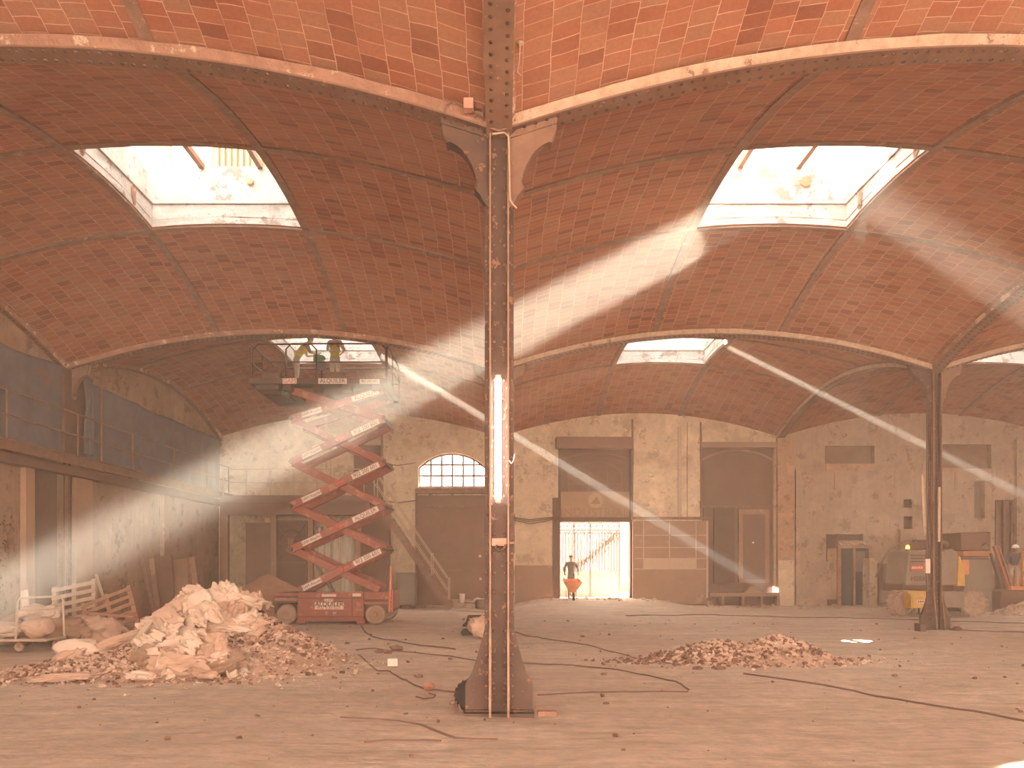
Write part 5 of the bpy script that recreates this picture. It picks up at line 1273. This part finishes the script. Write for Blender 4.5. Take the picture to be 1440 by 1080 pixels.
S(214, 926, 12.1, (.24, .24, .22), (0, .2, .5), 'sack_dark', 'open earthy sack showing its hollow mouth at the front left', 13)
S(258, 932, 11.9, (.42, .30, .20), (.1, .1, .1), 'sack_pink', 'heavy stained sack at the foot of the heap, in front', 14)
S(310, 932, 12.0, (.36, .30, .16), (.25, -.1, -.2), 'sack_dark', 'earthy torn sack lying right of the stained one at the foot', 15)
S(285, 945, 11.7, (.20, .18, .07), (.1, .2, .6), 'sack_pink', 'small flat sack scrap at the very foot of the heap', 16, ears=.9)
S(118, 914, 12.9, (.42, .28, .17), (0, .05, .1), 'sack', 'full white-ended sack lying alone at the left end of the heap', 17, crump=.08)
S(97, 925, 12.6, (.24, .24, .13), (0, -.4, .2), 'sack_pink', 'limp end of a pinkish sack left of the full one', 18)
S(204, 950, 11.75, (.24, .18, .08), (0, .1, .2), 'sack', 'small pale sack flat on the floor before the heap', 19, ears=.9)
S(90, 955, 11.6, (.40, .20, .06), (0, -.05, .15), 'sack_pink', 'flattened pinkish sack at the lower left end of the heap', 20, ears=1)
S(178, 898, 12.9, (.40, .22, .10), (0, -.25, .4), 'sack_pink', 'long pinkish sack stretched on the slope left of the sacks', 21)
S(203, 893, 13.2, (.16, .2, .18), (0, 0, .3), 'sack_dark', 'bluish grey sack tucked at the left of the piled sacks', 22)
_flaps = [(272, 842, 13.6, 'torn flap standing up at the very top of the heap'), (318, 836, 13.9, 'pale flap sticking up from the peak of the heap'), (352, 846, 14.0, 'pointed pale flap at the right end of the top sacks'), (290, 866, 12.9, 'twisted flap between the middle sacks'), (246, 890, 12.6, 'folded flap over the left shoulder sacks'),
          (330, 862, 13.4, 'crumpled flap below the peak on the right'), (276, 905, 12.2, 'wrinkled flap on the front of the large draped sack'), (238, 936, 11.9, 'torn flap at the foot of the heap on the left'), (300, 916, 12.2, 'torn brownish flap above the earthy torn sack'), (216, 905, 12.4, 'pale flap beside the sharp left flank sack'),
          (330, 938, 12.1, 'dusty flap at the foot of the heap on the right'), (357, 888, 13.2, 'small flap lying on the right rubble slope')]
for k, (px, py, D, lab) in enumerate(_flaps):   # crumpled empty sacks: folded sheets
    rr = random.Random(k+60); c = Vector((PX(px, D), D-.15, max(.1, PZ(py, D)))); mb = MB(); n = 26; vs = []; sv = Vector((k*3.3, k*1.9, 2)); sw = rr.uniform(.24, .36); sh = rr.uniform(.18, .30)
    R_ = Matrix.Rotation(rr.uniform(-.9, .9), 3, 'Z') @ Matrix.Rotation(rr.uniform(.35, 1.25), 3, 'X') @ Matrix.Rotation(rr.uniform(-.7, .7), 3, 'Y')
    for j in range(n+1):
        for i in range(n+1):
            u, v = i/n*2-1, j/n*2-1; q = Vector((u, v, 0))
            e_ = 1+.25*noise.noise(Vector((math.atan2(v, u)*2, k, 0)))
            f1 = abs(math.sin(u*3.1+2.4*noise.noise(q*1.1+sv))); f2 = abs(noise.noise(q*2.6+sv)); f3 = abs(noise.noise(q*5.5+sv))
            vs.append(c+R_ @ Vector((u*sw*e_*(1-.12*abs(v)), v*sh*e_, .11*f1+.16*f2+.06*f3-.07*(u*u+v*v))))
    mb.add(vs, [(j*(n+1)+i, j*(n+1)+i+1, (j+1)*(n+1)+i+1, (j+1)*(n+1)+i) for j in range(n) for i in range(n)])
    o = mb.build('empty_sack', M[('sack', 'sack', 'sack_pink')[k % 3]], smooth=True, autosmooth=True); sm = o.modifiers.new('thick', 'SOLIDIFY'); sm.thickness = .012; tag(o, 'crumpled empty sack: '+lab if False else lab.replace('flap', 'sack flap'), 'sack')
mb = MB(); mb.bar((PX(196, 12.5), 12.3, PZ(905, 12.4)), (PX(208, 12.6), 12.7, PZ(876, 12.6)), .10, .05); tag(mb.build('broken_brick', M['ply']), 'pale bar of broken masonry sticking up left of the sacks', 'brick')
mb = MB(); mb.bar((PX(350, 13.9), 13.9, PZ(850, 13.9)), (PX(383, 13.7), 13.7, PZ(878, 13.7)), .3, .02, (0, 0, 1)); tag(mb.build('metal_sheet', M['panel_dark']), 'dark bent sheet on the upper right slope of the heap', 'sheet')
# low rubble heap on the right
def low_z(x, y):
    def g(cx, cy_, rx, ry, h): d = math.sqrt(((x-cx)/rx)**2+((y-cy_)/ry)**2); return h*max(0, 1-d)**.8
    return max(g(5.0, 14.1, 1.0, .95, .46), g(4.0, 14.4, 1.3, .8, .33), g(3.3, 14.2, .9, .5, .08))
heap('rubble_heap', 4.3, 14.2, 2.0, 1.25, .3, 'rubble', 'low spread heap of rubble chips in the middle right of the floor', 9, .03, 70, fn=lambda x, y, r_: low_z(x, y))
chips('rubble_chips', 'chips scattered over the low rubble heap on the right', 2400, lambda rr: (4.5+rr.gauss(0, .75), 14.1+rr.gauss(0, .42)), lambda x, y: low_z(x, y)+ground_z(x, y), .014, .05, 'chip', 5)
chips('rubble_chips', 'dark chips scattered over the low rubble heap on the right', 1300, lambda rr: (4.2+rr.gauss(0, .9), 14.1+rr.gauss(0, .42)), lambda x, y: low_z(x, y)+ground_z(x, y), .014, .055, 'chip_dark', 6)
chips('gravel', 'small stones and crumbs scattered over the dusty floor', 420, lambda rr: (rr.uniform(-8, 11), rr.uniform(7, 24)), lambda x, y: ground_z(x, y), .008, .04, 'chip_dark', 7)
chips('gravel', 'crumbs along the foot of the rear wall', 500, lambda rr: (rr.uniform(-10, 20), rr.uniform(29.8, 31.6)), lambda x, y: ground_z(x, y), .02, .10, 'chip', 8)
# ---------------------------------------------------------------- right side: boom lift, machine, workers
M['yellow'] = mat('boom_yellow', (.72, .42, .09), (.60, .33, .08), 4, .55, 0, .1)
M['boom_grey'] = mat('boom_grey', (.30, .215, .165), (.25, .175, .13), 2, .55)
M['amber'] = plain('amber_beacon', (1, .5, .05), .3, 0, (1.0, .45, .04), 3.5)
BD = 25.3; bx, bz = atpx(BD)
r = thing('boom_lift', (bx(1315), BD+.9, 0), 'yellow and grey boom lift with chunky tyres standing behind the distant right column', 'boom lift')
def big_wheel(px, D, ang, r_=.40):
    x = (px-HX)*D/F; mb = MB()
    mb.lathe([(.18, -.14), (r_-.06, -.16), (r_, -.12), (r_+.0, .12), (r_-.06, .16), (.18, .14)], (0, 0, 0), 'y', 28)
    for k in range(18):
        a = 2*math.pi*k/18
        for s in (-1, 1):
            aa = a+s*.09; mb.cbox(((r_+.005)*math.cos(aa), s*.08, (r_+.005)*math.sin(aa)), (.05, .15, .06), Matrix.Rotation(-aa, 3, 'Y'))
    Rm = Matrix.Rotation(ang, 3, 'Z'); c = Vector((x, D, r_))
    mb.v = [tuple(Rm @ Vector(p)+c) for p in mb.v]
    wv = mb.build('wheel', M['tyre'], r)
    mb = MB(); mb.lathe([(0.001, -.10), (.07, -.12), (.09, -.06), (.17, -.04), (.19, -.13), (.21, -.13), (.21, .1)], (0, 0, 0), 'y', 22); mb.v = [tuple(Rm @ Vector(p)+c) for p in mb.v]
    mb.build('hub', M['brown_dark'], wv)
big_wheel(1264, 25.5, math.radians(28)); big_wheel(1368, 25.5, math.radians(-20)); big_wheel(1272, 27.3, .2, .38); big_wheel(1362, 27.3, -.1, .38)
mb = MB(); mb.box(bx(1277), bx(1372), BD+.35, BD+1.9, .35, .78); mb.build('chassis', M['boom_grey'], r, bevel=.03)
mb = MB(); mb.prism([(BD-.35, .28), (BD-.35, .66), (BD-.1, .82), (BD+.6, .86), (BD+.6, .25)], 'x', bx(1273), bx(1303)); nose = mb.build('nose_box', M['yellow'], r, bevel=.02)
mb = MB(); mb.box(bx(1275), bx(1300), BD-.372, BD-.35, .60, .64); mb.box(bx(1275), bx(1277), BD-.37, BD-.35, .3, .64); mb.build('nose_ribs', M['yellow'], nose)
mb = MB(); mb.box(bx(1281), bx(1293), BD-.36, BD-.35, .43, .54); mb.build('logo_plate', M['decal'], nose)
mb = MB()
for a in (1282.5, 1285.5, 1288.5): mb.box(bx(a), bx(a+1.8), BD-.366, BD-.36, .46, .51)
mb.build('logo_blocks', M['decal_ink'], nose)
mb = MB(); mb.tube([(bx(1290), BD-.1, .3), (bx(1290), BD-.1, .05)], .03, 8); mb.build('tow_pin', M['rail_iron'], r)
mb = MB(); mb.box(bx(1325), bx(1354), BD-.1, BD+.4, .28, .80); mb.build('side_box', M['boom_grey'], r, bevel=.02)
zt_ = bz(774)
mb = MB(); mb.prism([(bx(1272), bz(823)), (bx(1306), bz(823)), (bx(1306), zt_), (bx(1279), zt_), (bx(1277), zt_-.05)], 'y', BD-.05, BD+1.3); cw = mb.build('left_cowl', M['boom_grey'], r, bevel=.03)
mb = MB()
for k in range(3): mb.box(bx(1279+.3*k), bx(1303), BD-.075, BD-.05, zt_-.18-.1*k, zt_-.14-.1*k)
mb.build('louvres', M['brown_dark'], cw)
mb = MB(); mb.box(bx(1279), bx(1300), BD-.07, BD-.05, bz(803), bz(794)); mb.build('red_label', M['decal_red'], cw)
mb = MB()
for k in range(5): mb.box(bx(1280.5+3.2*k), bx(1282.9+3.2*k), BD-.078, BD-.07, bz(800), bz(796.6))
mb.build('label_marks', M['decal'], cw)
text_mesh('H28X', .20, M['brown_dark'], cw, (bx(1290), BD-.06, bz(814)), bold=.006)
mb = MB(); mb.prism([(bx(1324), bz(823)), (bx(1350), bz(823)), (bx(1353), bz(800)), (bx(1345), bz(777)), (bx(1338), bz(772)), (bx(1324), bz(776))], 'y', BD-.05, BD+1.3); mb.build('right_cowl', M['boom_grey'], r, bevel=.03)
mb = MB(); mb.prism([(bx(1343.5), bz(824)), (bx(1354), bz(824)), (bx(1353.5), bz(806)), (bx(1348), bz(784)), (bx(1345), bz(781))], 'y', BD-.12, BD+.3); mb.build('yellow_cover', M['yellow'], r, bevel=.01)
mb = MB(); mb.box(bx(1272), bx(1345), BD+.2, BD+1.4, .78, bz(822)); mb.build('turntable', M['brown_dark'], r)
mb = MB(); mb.tube([(bx(1294), BD+.5, bz(768)), (bx(1338), BD+.5, bz(766))], .13, 12); mb.tube([(bx(1296), BD+.5, bz(762)), (bx(1334), BD+.6, bz(762))], .08, 10); mb.blob((bx(1298), BD+.4, bz(769)), (.22, .2, .17), 2, .2, 2); mb.blob((bx(1336), BD+.4, bz(765)), (.16, .2, .14), 3, .2, 2)
mb.build('boom', M['brown_dark'], r, smooth=True)
b = MB(); b.lathe([(.055, 0), (.06, .02), (.05, .10), (.02, .12)], (bx(1281), BD+.2, zt_+.05), 'z', 14); bc = b.build('beacon', M['amber'], r, smooth=True)
b = MB(); b.lathe([(.06, -.0), (.06, .06)], (bx(1281), BD+.2, zt_-.01), 'z', 12); b.build('beacon_base', M['brown_dark'], bc)
# things strapped to the distant right column
cx_, cz_ = atpx(20.15)
for (a, b_, c_, d_, px2, lab) in ((1295, 668, 1301.5, 752, 1299, 'long pale plank strapped upright left of the distant right column'), (1319, 685, 1319.5, 762, 1319.5, 'short pale plank fixed upright on the distant right column')):
    mb = MB(); mb.bar((cx_(a)+.02, 20.12, cz_(b_)), (cx_(px2), 20.12, cz_(d_)), .06, .03, (0, 1, 0)); tag(mb.build('wooden_plank', M['line']), lab, 'plank')
mb = MB(); mb.box(cx_(1298), cx_(1304.5), 20.02, 20.08, cz_(806), cz_(786)); tag(mb.build('switch_box', M['decal'], bevel=.006), 'small white box on the left edge of the distant right column', 'switch box')
mb = MB(); mb.tube([(cx_(1302), 20.1, cz_(578)), (cx_(1302), 20.1, cz_(665)), (cx_(1303), 20.1, cz_(745)), (cx_(1301), 20.1, cz_(786))], .022, 6); mb.tube([(cx_(1301), 20.1, cz_(806)), (cx_(1302), 20.1, cz_(850))], .02, 6)
mb.tube([(cx_(1301), 20.05, cz_(745)), (cx_(1307), 20.0, cz_(752)), (cx_(1310), 20.0, cz_(757))], .006, 5); mb.tube([(cx_(1301), 20.05, cz_(745)), (cx_(1296), 20.0, cz_(742))], .006, 5)
tag(mb.build('power_cable', M['brown_dark'], smooth=True), 'dark cable running down the left edge of the distant right column', 'cable')
mb = MB(); mb.box(cx_(1287), cx_(1295), 19.9, 20.2, -.02, .18); tag(mb.build('dark_block', M['brown_dark'], bevel=.01), 'dark block on the floor left of the distant right column foot', 'block')
mb = MB(); mb.blob((cx_(1340), 20.0, .05), (.12, .1, .06), 5, .4, 2); tag(mb.build('dark_stone', M['chip_dark']), 'dark lump on the floor right of the distant right column foot', 'stone')
# concrete mixer / crusher at the right edge
MD = 27.6; mx_, mz_ = atpx(MD)
r = thing('crushing_machine', (mx_(1385), MD+.8, 0), 'tall grey-brown machine with orange top frame and sloping conveyor at the right edge', 'machine')
mb = MB(); mb.prism([(mx_(1356), 0), (mx_(1398), 0), (mx_(1396), mz_(786)), (mx_(1356), mz_(786))], 'y', MD, MD+1.6); bo = mb.build('body', M['boom_grey'], r, bevel=.04)
mb = MB(); mb.box(mx_(1352), mx_(1362), MD-.04, MD, mz_(808), mz_(787)); mb.build('orange_panel', M['orange'], bo)
mb = MB(); mb.box(mx_(1352), mx_(1392), MD-.1, MD+1.6, mz_(782), mz_(775)); mb.build('orange_frame', mat('dull_orange', (.52, .22, .11), (.42, .17, .085), 5, .7), r)
mb = MB(); mb.box(mx_(1350), mx_(1388), MD-.08, MD+1.5, mz_(787), mz_(784.5)); mb.box(mx_(1350), mx_(1388), MD-.08, MD+1.5, mz_(783.8), mz_(782)); mb.build('grille', M['brown_dark'], r)
mb = MB(); mb.prism([(mx_(1354), mz_(774)), (mx_(1392), mz_(774)), (mx_(1394), mz_(749)), (mx_(1353), mz_(749))], 'y', MD+.1, MD+1.4); mb.build('hopper', M['panel_dark'], r, bevel=.02)
mb = MB(); mb.tube([(mx_(1380), MD-.05, mz_(768)), (mx_(1384), MD-.1, mz_(764)), (mx_(1390), MD-.05, mz_(766))], .03, 8); mb.build('hook', M['grey_metal'], r, smooth=True)
mb = MB(); mb.bar((mx_(1393), MD-.2, mz_(768)), (mx_(1413), MD-.2, mz_(828)), .14, .07); mb.bar((mx_(1398), MD-.25, mz_(768)), (mx_(1417), MD-.25, mz_(826)), .05, .05); mb.build('conveyor', M['board_red'], r)
mb = MB(); mb.bar((mx_(1388), MD-.2, mz_(778)), (mx_(1402), MD-.2, mz_(826)), .09, .05); mb.build('strut', M['brown_dark'], r)
mb = MB(); mb.box(mx_(1395), mx_(1446), MD-.5, MD+1.5, -.05, mz_(830)); tag(mb.build('skip_bin', M['panel_dark'], bevel=.04), 'low dark brown skip on the floor at the right edge', 'skip')
mb = MB(); mb.box(mx_(1410), mx_(1450), MD-.45, MD-.3, mz_(829), mz_(824)); mb.box(mx_(1418), mx_(1420), MD-.45, MD-.35, mz_(826), mz_(805)); mb.box(mx_(1426.5), mx_(1429), MD-.45, MD-.35, mz_(826), mz_(775))
tag(mb.build('orange_barrier', M['orange']), 'orange rail frame on the rim of the dark skip', 'rail')
person((mx_(1421)*1.02, MD+.35, mz_(830)+.03), math.radians(-25), 'worker in a white helmet and dark shirt stooping on the skip at the right edge', dict(
    chest=(0, -.16, 1.10), waist=(0, -.02, .95), hip=(0, .06, .82), neck=(0, -.22, 1.29), head=(0, -.27, 1.42), lk=(-.12, -.22, .50), rk=(.12, -.18, .50), lf=(-.13, .02, .09), rf=(.13, .02, .09), le=(-.27, -.28, .98), lh=(-.20, -.48, .82), re=(.27, -.28, .98), rh=(.12, -.5, .82)), 'shirt', 'jeans_tan', True)
heap('rubble_heap', mx_(1425), 26.2, 1.7, 1.1, .62, 'rubble', 'small rubble heap spilling from the skip at the right edge', 21, .06)
chips('rubble_chips', 'chips on the rubble heap at the right edge', 500, lambda rr: (mx_(1420)+rr.gauss(0, .65), 26.0+rr.gauss(0, .4)), lambda x, y: max(0, .58*max(0, 1-math.sqrt(((x-mx_(1425))/1.7)**2+((y-26.2)/1.1)**2)))+ground_z(x, y), .03, .09, 'chip', 22)
# dark backs of the recesses on the right wall
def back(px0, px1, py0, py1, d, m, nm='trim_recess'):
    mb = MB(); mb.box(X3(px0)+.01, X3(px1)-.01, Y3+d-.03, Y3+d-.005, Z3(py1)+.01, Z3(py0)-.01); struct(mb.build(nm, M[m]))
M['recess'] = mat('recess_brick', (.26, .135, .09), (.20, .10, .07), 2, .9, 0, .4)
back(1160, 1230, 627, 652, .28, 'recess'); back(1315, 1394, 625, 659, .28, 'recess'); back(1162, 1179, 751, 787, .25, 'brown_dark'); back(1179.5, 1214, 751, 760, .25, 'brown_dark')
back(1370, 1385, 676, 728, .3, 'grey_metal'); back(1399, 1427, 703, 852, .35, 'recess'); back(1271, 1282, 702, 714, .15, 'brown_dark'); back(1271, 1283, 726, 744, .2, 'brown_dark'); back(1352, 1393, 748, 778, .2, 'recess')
for px in (1404, 1415, 1426): 
    mb = MB(); mb.box(X3(px)-.04, X3(px)+.04, Y3+.1, Y3+.2, 0, Z3(705)); struct(mb.build('trim_post', M['rib']))
mb = MB(); mb.box(X3(1426), X3(1433), Y3-.18, Y3+.1, 0, SPR); mb.box(X3(1118), X3(1126), Y3-.1, Y3+.1, 0, Z3(660)); struct(mb.build('wall_pilaster_right', M['plaster_worn']))

# ---------------------------------------------------------------- odds and ends on the floor
def ground_line(pts, r_=.012, lift=.012):
    out = []
    P = [FP(px, py) for px, py in pts]
    for (a, b) in zip(P[:-1], P[1:]):
        n = max(2, int(math.dist(a, b)/.15))
        for k in range(n):
            t = k/n; x = a[0]+(b[0]-a[0])*t; y = a[1]+(b[1]-a[1])*t
            w_ = .03*noise.noise(Vector((x*1.5, y*1.5, 3))); out.append((x+w_, y+w_, ground_z(x, y)+lift))
    out.append((P[-1][0], P[-1][1], ground_z(*P[-1])+lift)); return out
for pts, rad, lab in (
    ([(508, 880), (514, 890), (524, 896), (560, 902), (592, 908), (640, 913)], .018, 'dark cable curving on the floor between lift and column foot'),
    ([(500, 914), (520, 911), (550, 915), (600, 919), (650, 925), (690, 929), (755, 932), (830, 938), (880, 945), (950, 957), (969, 969)], .012, 'long thin cable crossing the floor behind the foreground column'),
    ([(504, 922), (520, 935), (534, 942), (545, 942), (565, 955), (588, 964), (601, 968), (612, 968), (640, 971), (652, 973)], .012, 'cable winding across the floor to the left foot of the foreground column'),
    ([(755, 976), (820, 975), (900, 973), (968, 971)], .010, 'straight cable on the floor right of the foreground column foot'),
    ([(722, 888), (760, 897), (820, 907), (900, 924), (930, 930), (950, 935)], .012, 'faint cable running from the column toward the low rubble heap'),
    ([(1045, 948), (1120, 958), (1200, 970), (1290, 988), (1370, 1000), (1445, 1015)], .013, 'dark cable running from the low rubble heap to the right edge'),
    ([(880, 866), (1000, 866), (1130, 868), (1250, 870), (1445, 877)], .02, 'long dusty hose lying on the floor along the rear wall'),
    ([(584, 978), (594, 981), (608, 980), (611, 976), (603, 972)], .010, 'small loop of wire by the cable joint left of the column foot'),
    ([(1335, 886), (1380, 888), (1445, 889)], .018, 'dark cable lying right of the distant right column')):
    mb = MB(); mb.tube(ground_line(pts, rad), rad, 6); tag(mb.build('floor_cable', M['cable'], smooth=True), lab, 'cable')
x, y = FP(603, 969); mb = MB(); mb.blob((x, y, .04), (.07, .05, .045), 3, .4, 2); tag(mb.build('cable_joint', M['board_red']), 'knotted cable joint on the floor left of the foreground column', 'cable joint')
x, y = FP(552, 937); mb = MB(); mb.cbox((x, y, .07), (.17, .12, .13), Matrix.Rotation(.15, 3, 'Z')); tag(mb.build('white_block', M['white_plastic'], bevel=.01), 'small white block on the bare floor between heap and foreground column', 'block')
for px, py, s, lab in ((558, 913, .10, 'dark bent strip of rubber lying behind the white block'), (533, 918, .07, 'small dark lump lying left of the bent rubber strip'), (546, 919, .06, 'small dark lump right before the bent rubber strip'), (589, 951, .05, 'flat dark crumb on the floor right of the white block'), (488, 904, .05, 'dark crumb on the floor left of the cables'), (1012, 941, .07, 'dark stone at the near edge of the low rubble heap'), (980, 941, .06, 'dark stone left along the low rubble heap'), (849, 949, .04, 'lone dark stone on the floor right of the foreground column'), (819, 894, .04, 'lone dark stone between column and gate ramp'), (1258, 951, .04, 'lone dark pebble on the right part of the floor'), (852, 988, .03, 'tiny dark pebble near the straight cable')):
    x, y = FP(px, py); mb = MB(); mb.blob((x, y, ground_z(x, y)+s*.35), (s*1.3, s*.8, s*.55), px, .4, 2); tag(mb.build('dark_stone', M['chip_dark'], smooth=True), lab, 'stone')
# torn black sheet left of the near column
x0, y0 = FP(668, 893); s = y0/F
def q(px, py, dy=0): return ((px-HX)*s, y0+dy, max(.0, CAMZ+(HY-py)*s))
poly = [(649, 893), (648, 889), (651, 886), (659, 885), (655, 881), (650, 881), (651, 878), (655, 875), (657, 868), (658, 865), (683, 865), (684, 892)]
mb = MB(); n = len(poly)
f_ = [q(a, b, .25*noise.noise(Vector((a*.07, b*.07, 1)))) for a, b in poly]; k_ = [(v[0], v[1]+.5+.1*noise.noise(Vector(v)), v[2]*.92) for v in f_]
mb.add(f_+k_, [tuple(range(n)), tuple(range(2*n-1, n-1, -1))]+[(i, i+n, (i+1) % n+n, (i+1) % n) for i in range(n)])
tag(mb.build('torn_black_bag', M['black']), 'torn black lump of folded sheet behind the foreground column at its left', 'rubbish')
mb = MB(); mb.cbox((PX(664, 19.2), 19.2, .52), (.75, .5, .02), Matrix.Rotation(.05, 3, 'Y')); tag(mb.build('pale_board', M['ply']), 'pale thin board lying on top of the torn black lump', 'board')
sack((PX(678, 17.9), 17.9, .25), (.30, .22, .24), (.2, .3, .1), 'sack_pink', 'crumpled pinkish sack between black lump and foreground column', 44)
# dark round motor against the left foot of the near column
r = thing('electric_motor', (-.45, Y1+.12, 0), 'dark round electric motor lying against the left foot of the foreground column', 'motor')
mb = MB(); mb.lathe([(.0, -.16), (.14, -.15), (.17, -.11), (.17, .13), (.14, .17), (.0, .18)], (-.35, Y1+.22, .17), 'y', 24); mb.build('housing', M['black'], r, smooth=True)
mb = MB()
for k in range(9):
    a = math.pi*(.55+.11*k); mb.cbox((-.35+.175*math.cos(a), Y1+.22, .17+.175*math.sin(a)), (.02, .22, .012), Matrix.Rotation(-a, 3, 'Y'))
mb.build('cooling_fins', M['iron'], r)
mb = MB(); mb.tube([(-.50, Y1+.05, .12), (-.53, Y1-.02, .06), (-.50, Y1-.05, .02)], .014, 6); mb.blob((-.545, Y1+.0, .12), (.03, .03, .035), 3, .2, 1); mb.tube([(-.47, Y1+.0, .1), (-.43, Y1-.06, .02)], .012, 6); mb.build('cable_stub', M['cable'], r, smooth=True)
mb = MB(); mb.box(.44, .66, Y1-.08, Y1+.05, -.03, .03); tag(mb.build('base_slab', M['mortar_red'], bevel=.01), 'thin earthy slab sticking out right of the foreground column foot', 'slab')
# skids of darker earth left by dragging
for pts in ([(480, 1008), (560, 1012), (590, 1020), (640, 1036), (700, 1037)], [(515, 1042), (545, 1039), (620, 1040)]):
    mb = MB(); mb.tube(ground_line(pts, .02, .0), .02, 5); tag(mb.build('buried_wire', M['cable']), 'half-buried dark wire in the dust of the near floor, ' + ('longer' if len(pts) > 3 else 'shorter') + ' one', 'wire')

# ---------------------------------------------------------------- bars and panels in the skylight openings
for (i, j, lab) in ((-1, 1, 'near left'), (0, 1, 'near right'), (-1, 2, 'rear left'), (0, 2, 'rear right'), (1, 2, 'far right')):
    x0 = W*i+SH0*W-.22; x1 = W*i+SH1*W+.22; y0 = Y1+L*(j-1)+SH0*L-.22; y1 = y0+SH1*L-SH0*L+.44; wd = x1-x0
    r = thing('skylight_frame', ((x0+x1)/2, (y0+y1)/2, 10.05), 'dusty steel bars crossing the top of the %s skylight' % lab, 'skylight frame')
    for fx_ in (.33, .68):
        mb = MB(); mb.box(x0+wd*fx_-.05, x0+wd*fx_+.05, y0-.1, y1+.1, 10.0, 10.12); mb.build('rafter', M['iron_light'], r)
    mb = MB(); mb.box(x0-.1, x1+.1, y1-1.25, y1-1.0, 10.12, 10.16); mb.build('cross_bar', M['iron_light'], r)
    if j == 1:
        a, b = (x0+wd*.36, x0+wd*.66) if i < 0 else (x0+wd*.05, x0+wd*.32)
        mb = MB(); n = 22; vs = []
        M['ochre'] = M.get('ochre') or mat('ochre_shutter', (.62, .42, .20), (.50, .33, .16), 4, .8)
        s2 = thing('louvred_shutter', ((a+b)/2, y1+.45, 10.1), 'ochre slatted shutter standing on the roof beyond the %s skylight' % lab, 'shutter')
        for k in range(8):
            x = a+(b-a)*(k+.5)/8; mb = MB(); mb.box(x-.035, x+.035, y1+.40, y1+.46, 9.6, 11.6); mb.build('slat', M['ochre'], s2)
        mb = MB(); mb.box(a-.06, b+.06, y1+.47, y1+.50, 8.95, 11.6); mb.build('backing', mat('shutter_back_%d' % i, (.42, .28, .15)), s2)
        mb = MB(); mb.box(x0+.02, x0+.34, y1+.4, y1+.5, 10.06, 11.8) if i < 0 else mb.box(x1-1.0, x1-.2, y1+.5, y1+.6, 10.9, 11.1)
        tag(mb.build('roof_post', M['ochre'] if i < 0 else M['mortar']), 'weathered post seen on the roof through the %s skylight' % lab, 'post')
        cxx = (x0+wd*.62) if i < 0 else (x0+wd*.72)
        mb = MB(); mb.lathe([(.0, -.05), (.07, -.05), (.075, .0), (.0, .01)] if i < 0 else [(.0, -.06), (.11, -.06), (.115, 0), (.0, .01)], (cxx, y1-.0, 9.72), 'y', 18); tag(mb.build('drain_outlet', M['brick']), 'round drain outlet in the white wall of the %s skylight' % lab, 'outlet')
for (x_, y_, i_) in ((W*.5+1.53, Y1+L*.5+.9, 1), (-W*.5-1.53, Y1+L*.5+.7, 2), (-W*.5-1.53, Y1+L*.5-1.2, 3), (W*.5+1.53, Y1+L*.5-1.2, 4)):
    zb_ = zv(x_, y_); mb = MB(); mb.blob((x_, y_, zb_+.22), (.025, .10, .17), i_, .4, 2); o = struct(mb.build('trim_hole_%d' % i_, M['recess']))
# ---------------------------------------------------------------- dust in the air
def haze(name, dens, col, mb, aniso=.25):
    m = bpy.data.materials.new(name); m.use_nodes = True; nt = m.node_tree; nt.nodes.clear()
    out = nt.nodes.new('ShaderNodeOutputMaterial'); vs = nt.nodes.new('ShaderNodeVolumeScatter')
    vs.inputs['Color'].default_value = (*col, 1); vs.inputs['Density'].default_value = dens; vs.inputs['Anisotropy'].default_value = aniso
    nt.links.new(vs.outputs[0], out.inputs['Volume'])
    return mb.build(name, m)
mb = MB(); mb.box(-W+.01, 2*W-.01, YB+.2, Y3-.01, .0, 8.75)
tag(haze('dust_haze', .0062, (1.0, .88, .74), mb, .1), 'thin warm dust haze hanging in the whole hall', 'haze', kind='stuff')

def sweep(a, b, size, up=(0, 0, 1)):
    m = MB(); m.bar(a, b, size[0], size[1], up); return m
# beam-shaped volumes, denser than the haze, added so the sunbeams show up
e = SUN_DIR; m = MB()
top = [Vector(p) for p in ((3.95, 14.75, 8.9), (3.95, 14.75, 7.4), (3.95, 16.45, 7.4), (3.95, 16.45, 8.9))]
bot = [p+e*15.0 for p in top]
m.add(top+bot, [(0, 1, 2, 3), (7, 6, 5, 4), (0, 4, 5, 1), (1, 5, 6, 2), (2, 6, 7, 3), (3, 7, 4, 0)])
tag(haze('dust_haze', .048, (1.0, .92, .80), m, .0), 'dusty sunbeam slanting down left from the near right skylight', 'haze', kind='stuff')
def thin(a, b, r_, dens, lab):
    m = MB(); m.tube([a, b], r_, 10); tag(haze('dust_haze', dens, (1.0, .92, .80), m, .0), lab, 'haze', kind='stuff')
V = Vector
thin(V((-3.9, 25.82, 8.5)), V((-3.9, 25.82, 8.5))+V((14.8, 5.8, -7.85))*.98, .34, .085, 'thin sunbeam from the rear left skylight down to the boarded doorway')
thin(V((7.3, 25, 8.6)), V((7.3, 25, 8.6))+V((8.7, -1, -4.73))*1.6, .34, .08, 'thin sunbeam from the rear right skylight toward the right edge')
thin(V((7.0, 14.7, 8.6)), V((7.0, 14.7, 8.6))+V((2.8, 0, -1.73))*2.5, .8, .022, 'broad faint sunbeam from the near right skylight toward the right edge')
thin(V((3.9, 25.8, 8.5)), V((3.9, 25.8, 8.5))+e*9.0, .4, .08, 'thin sunbeam slanting left from the rear right skylight')
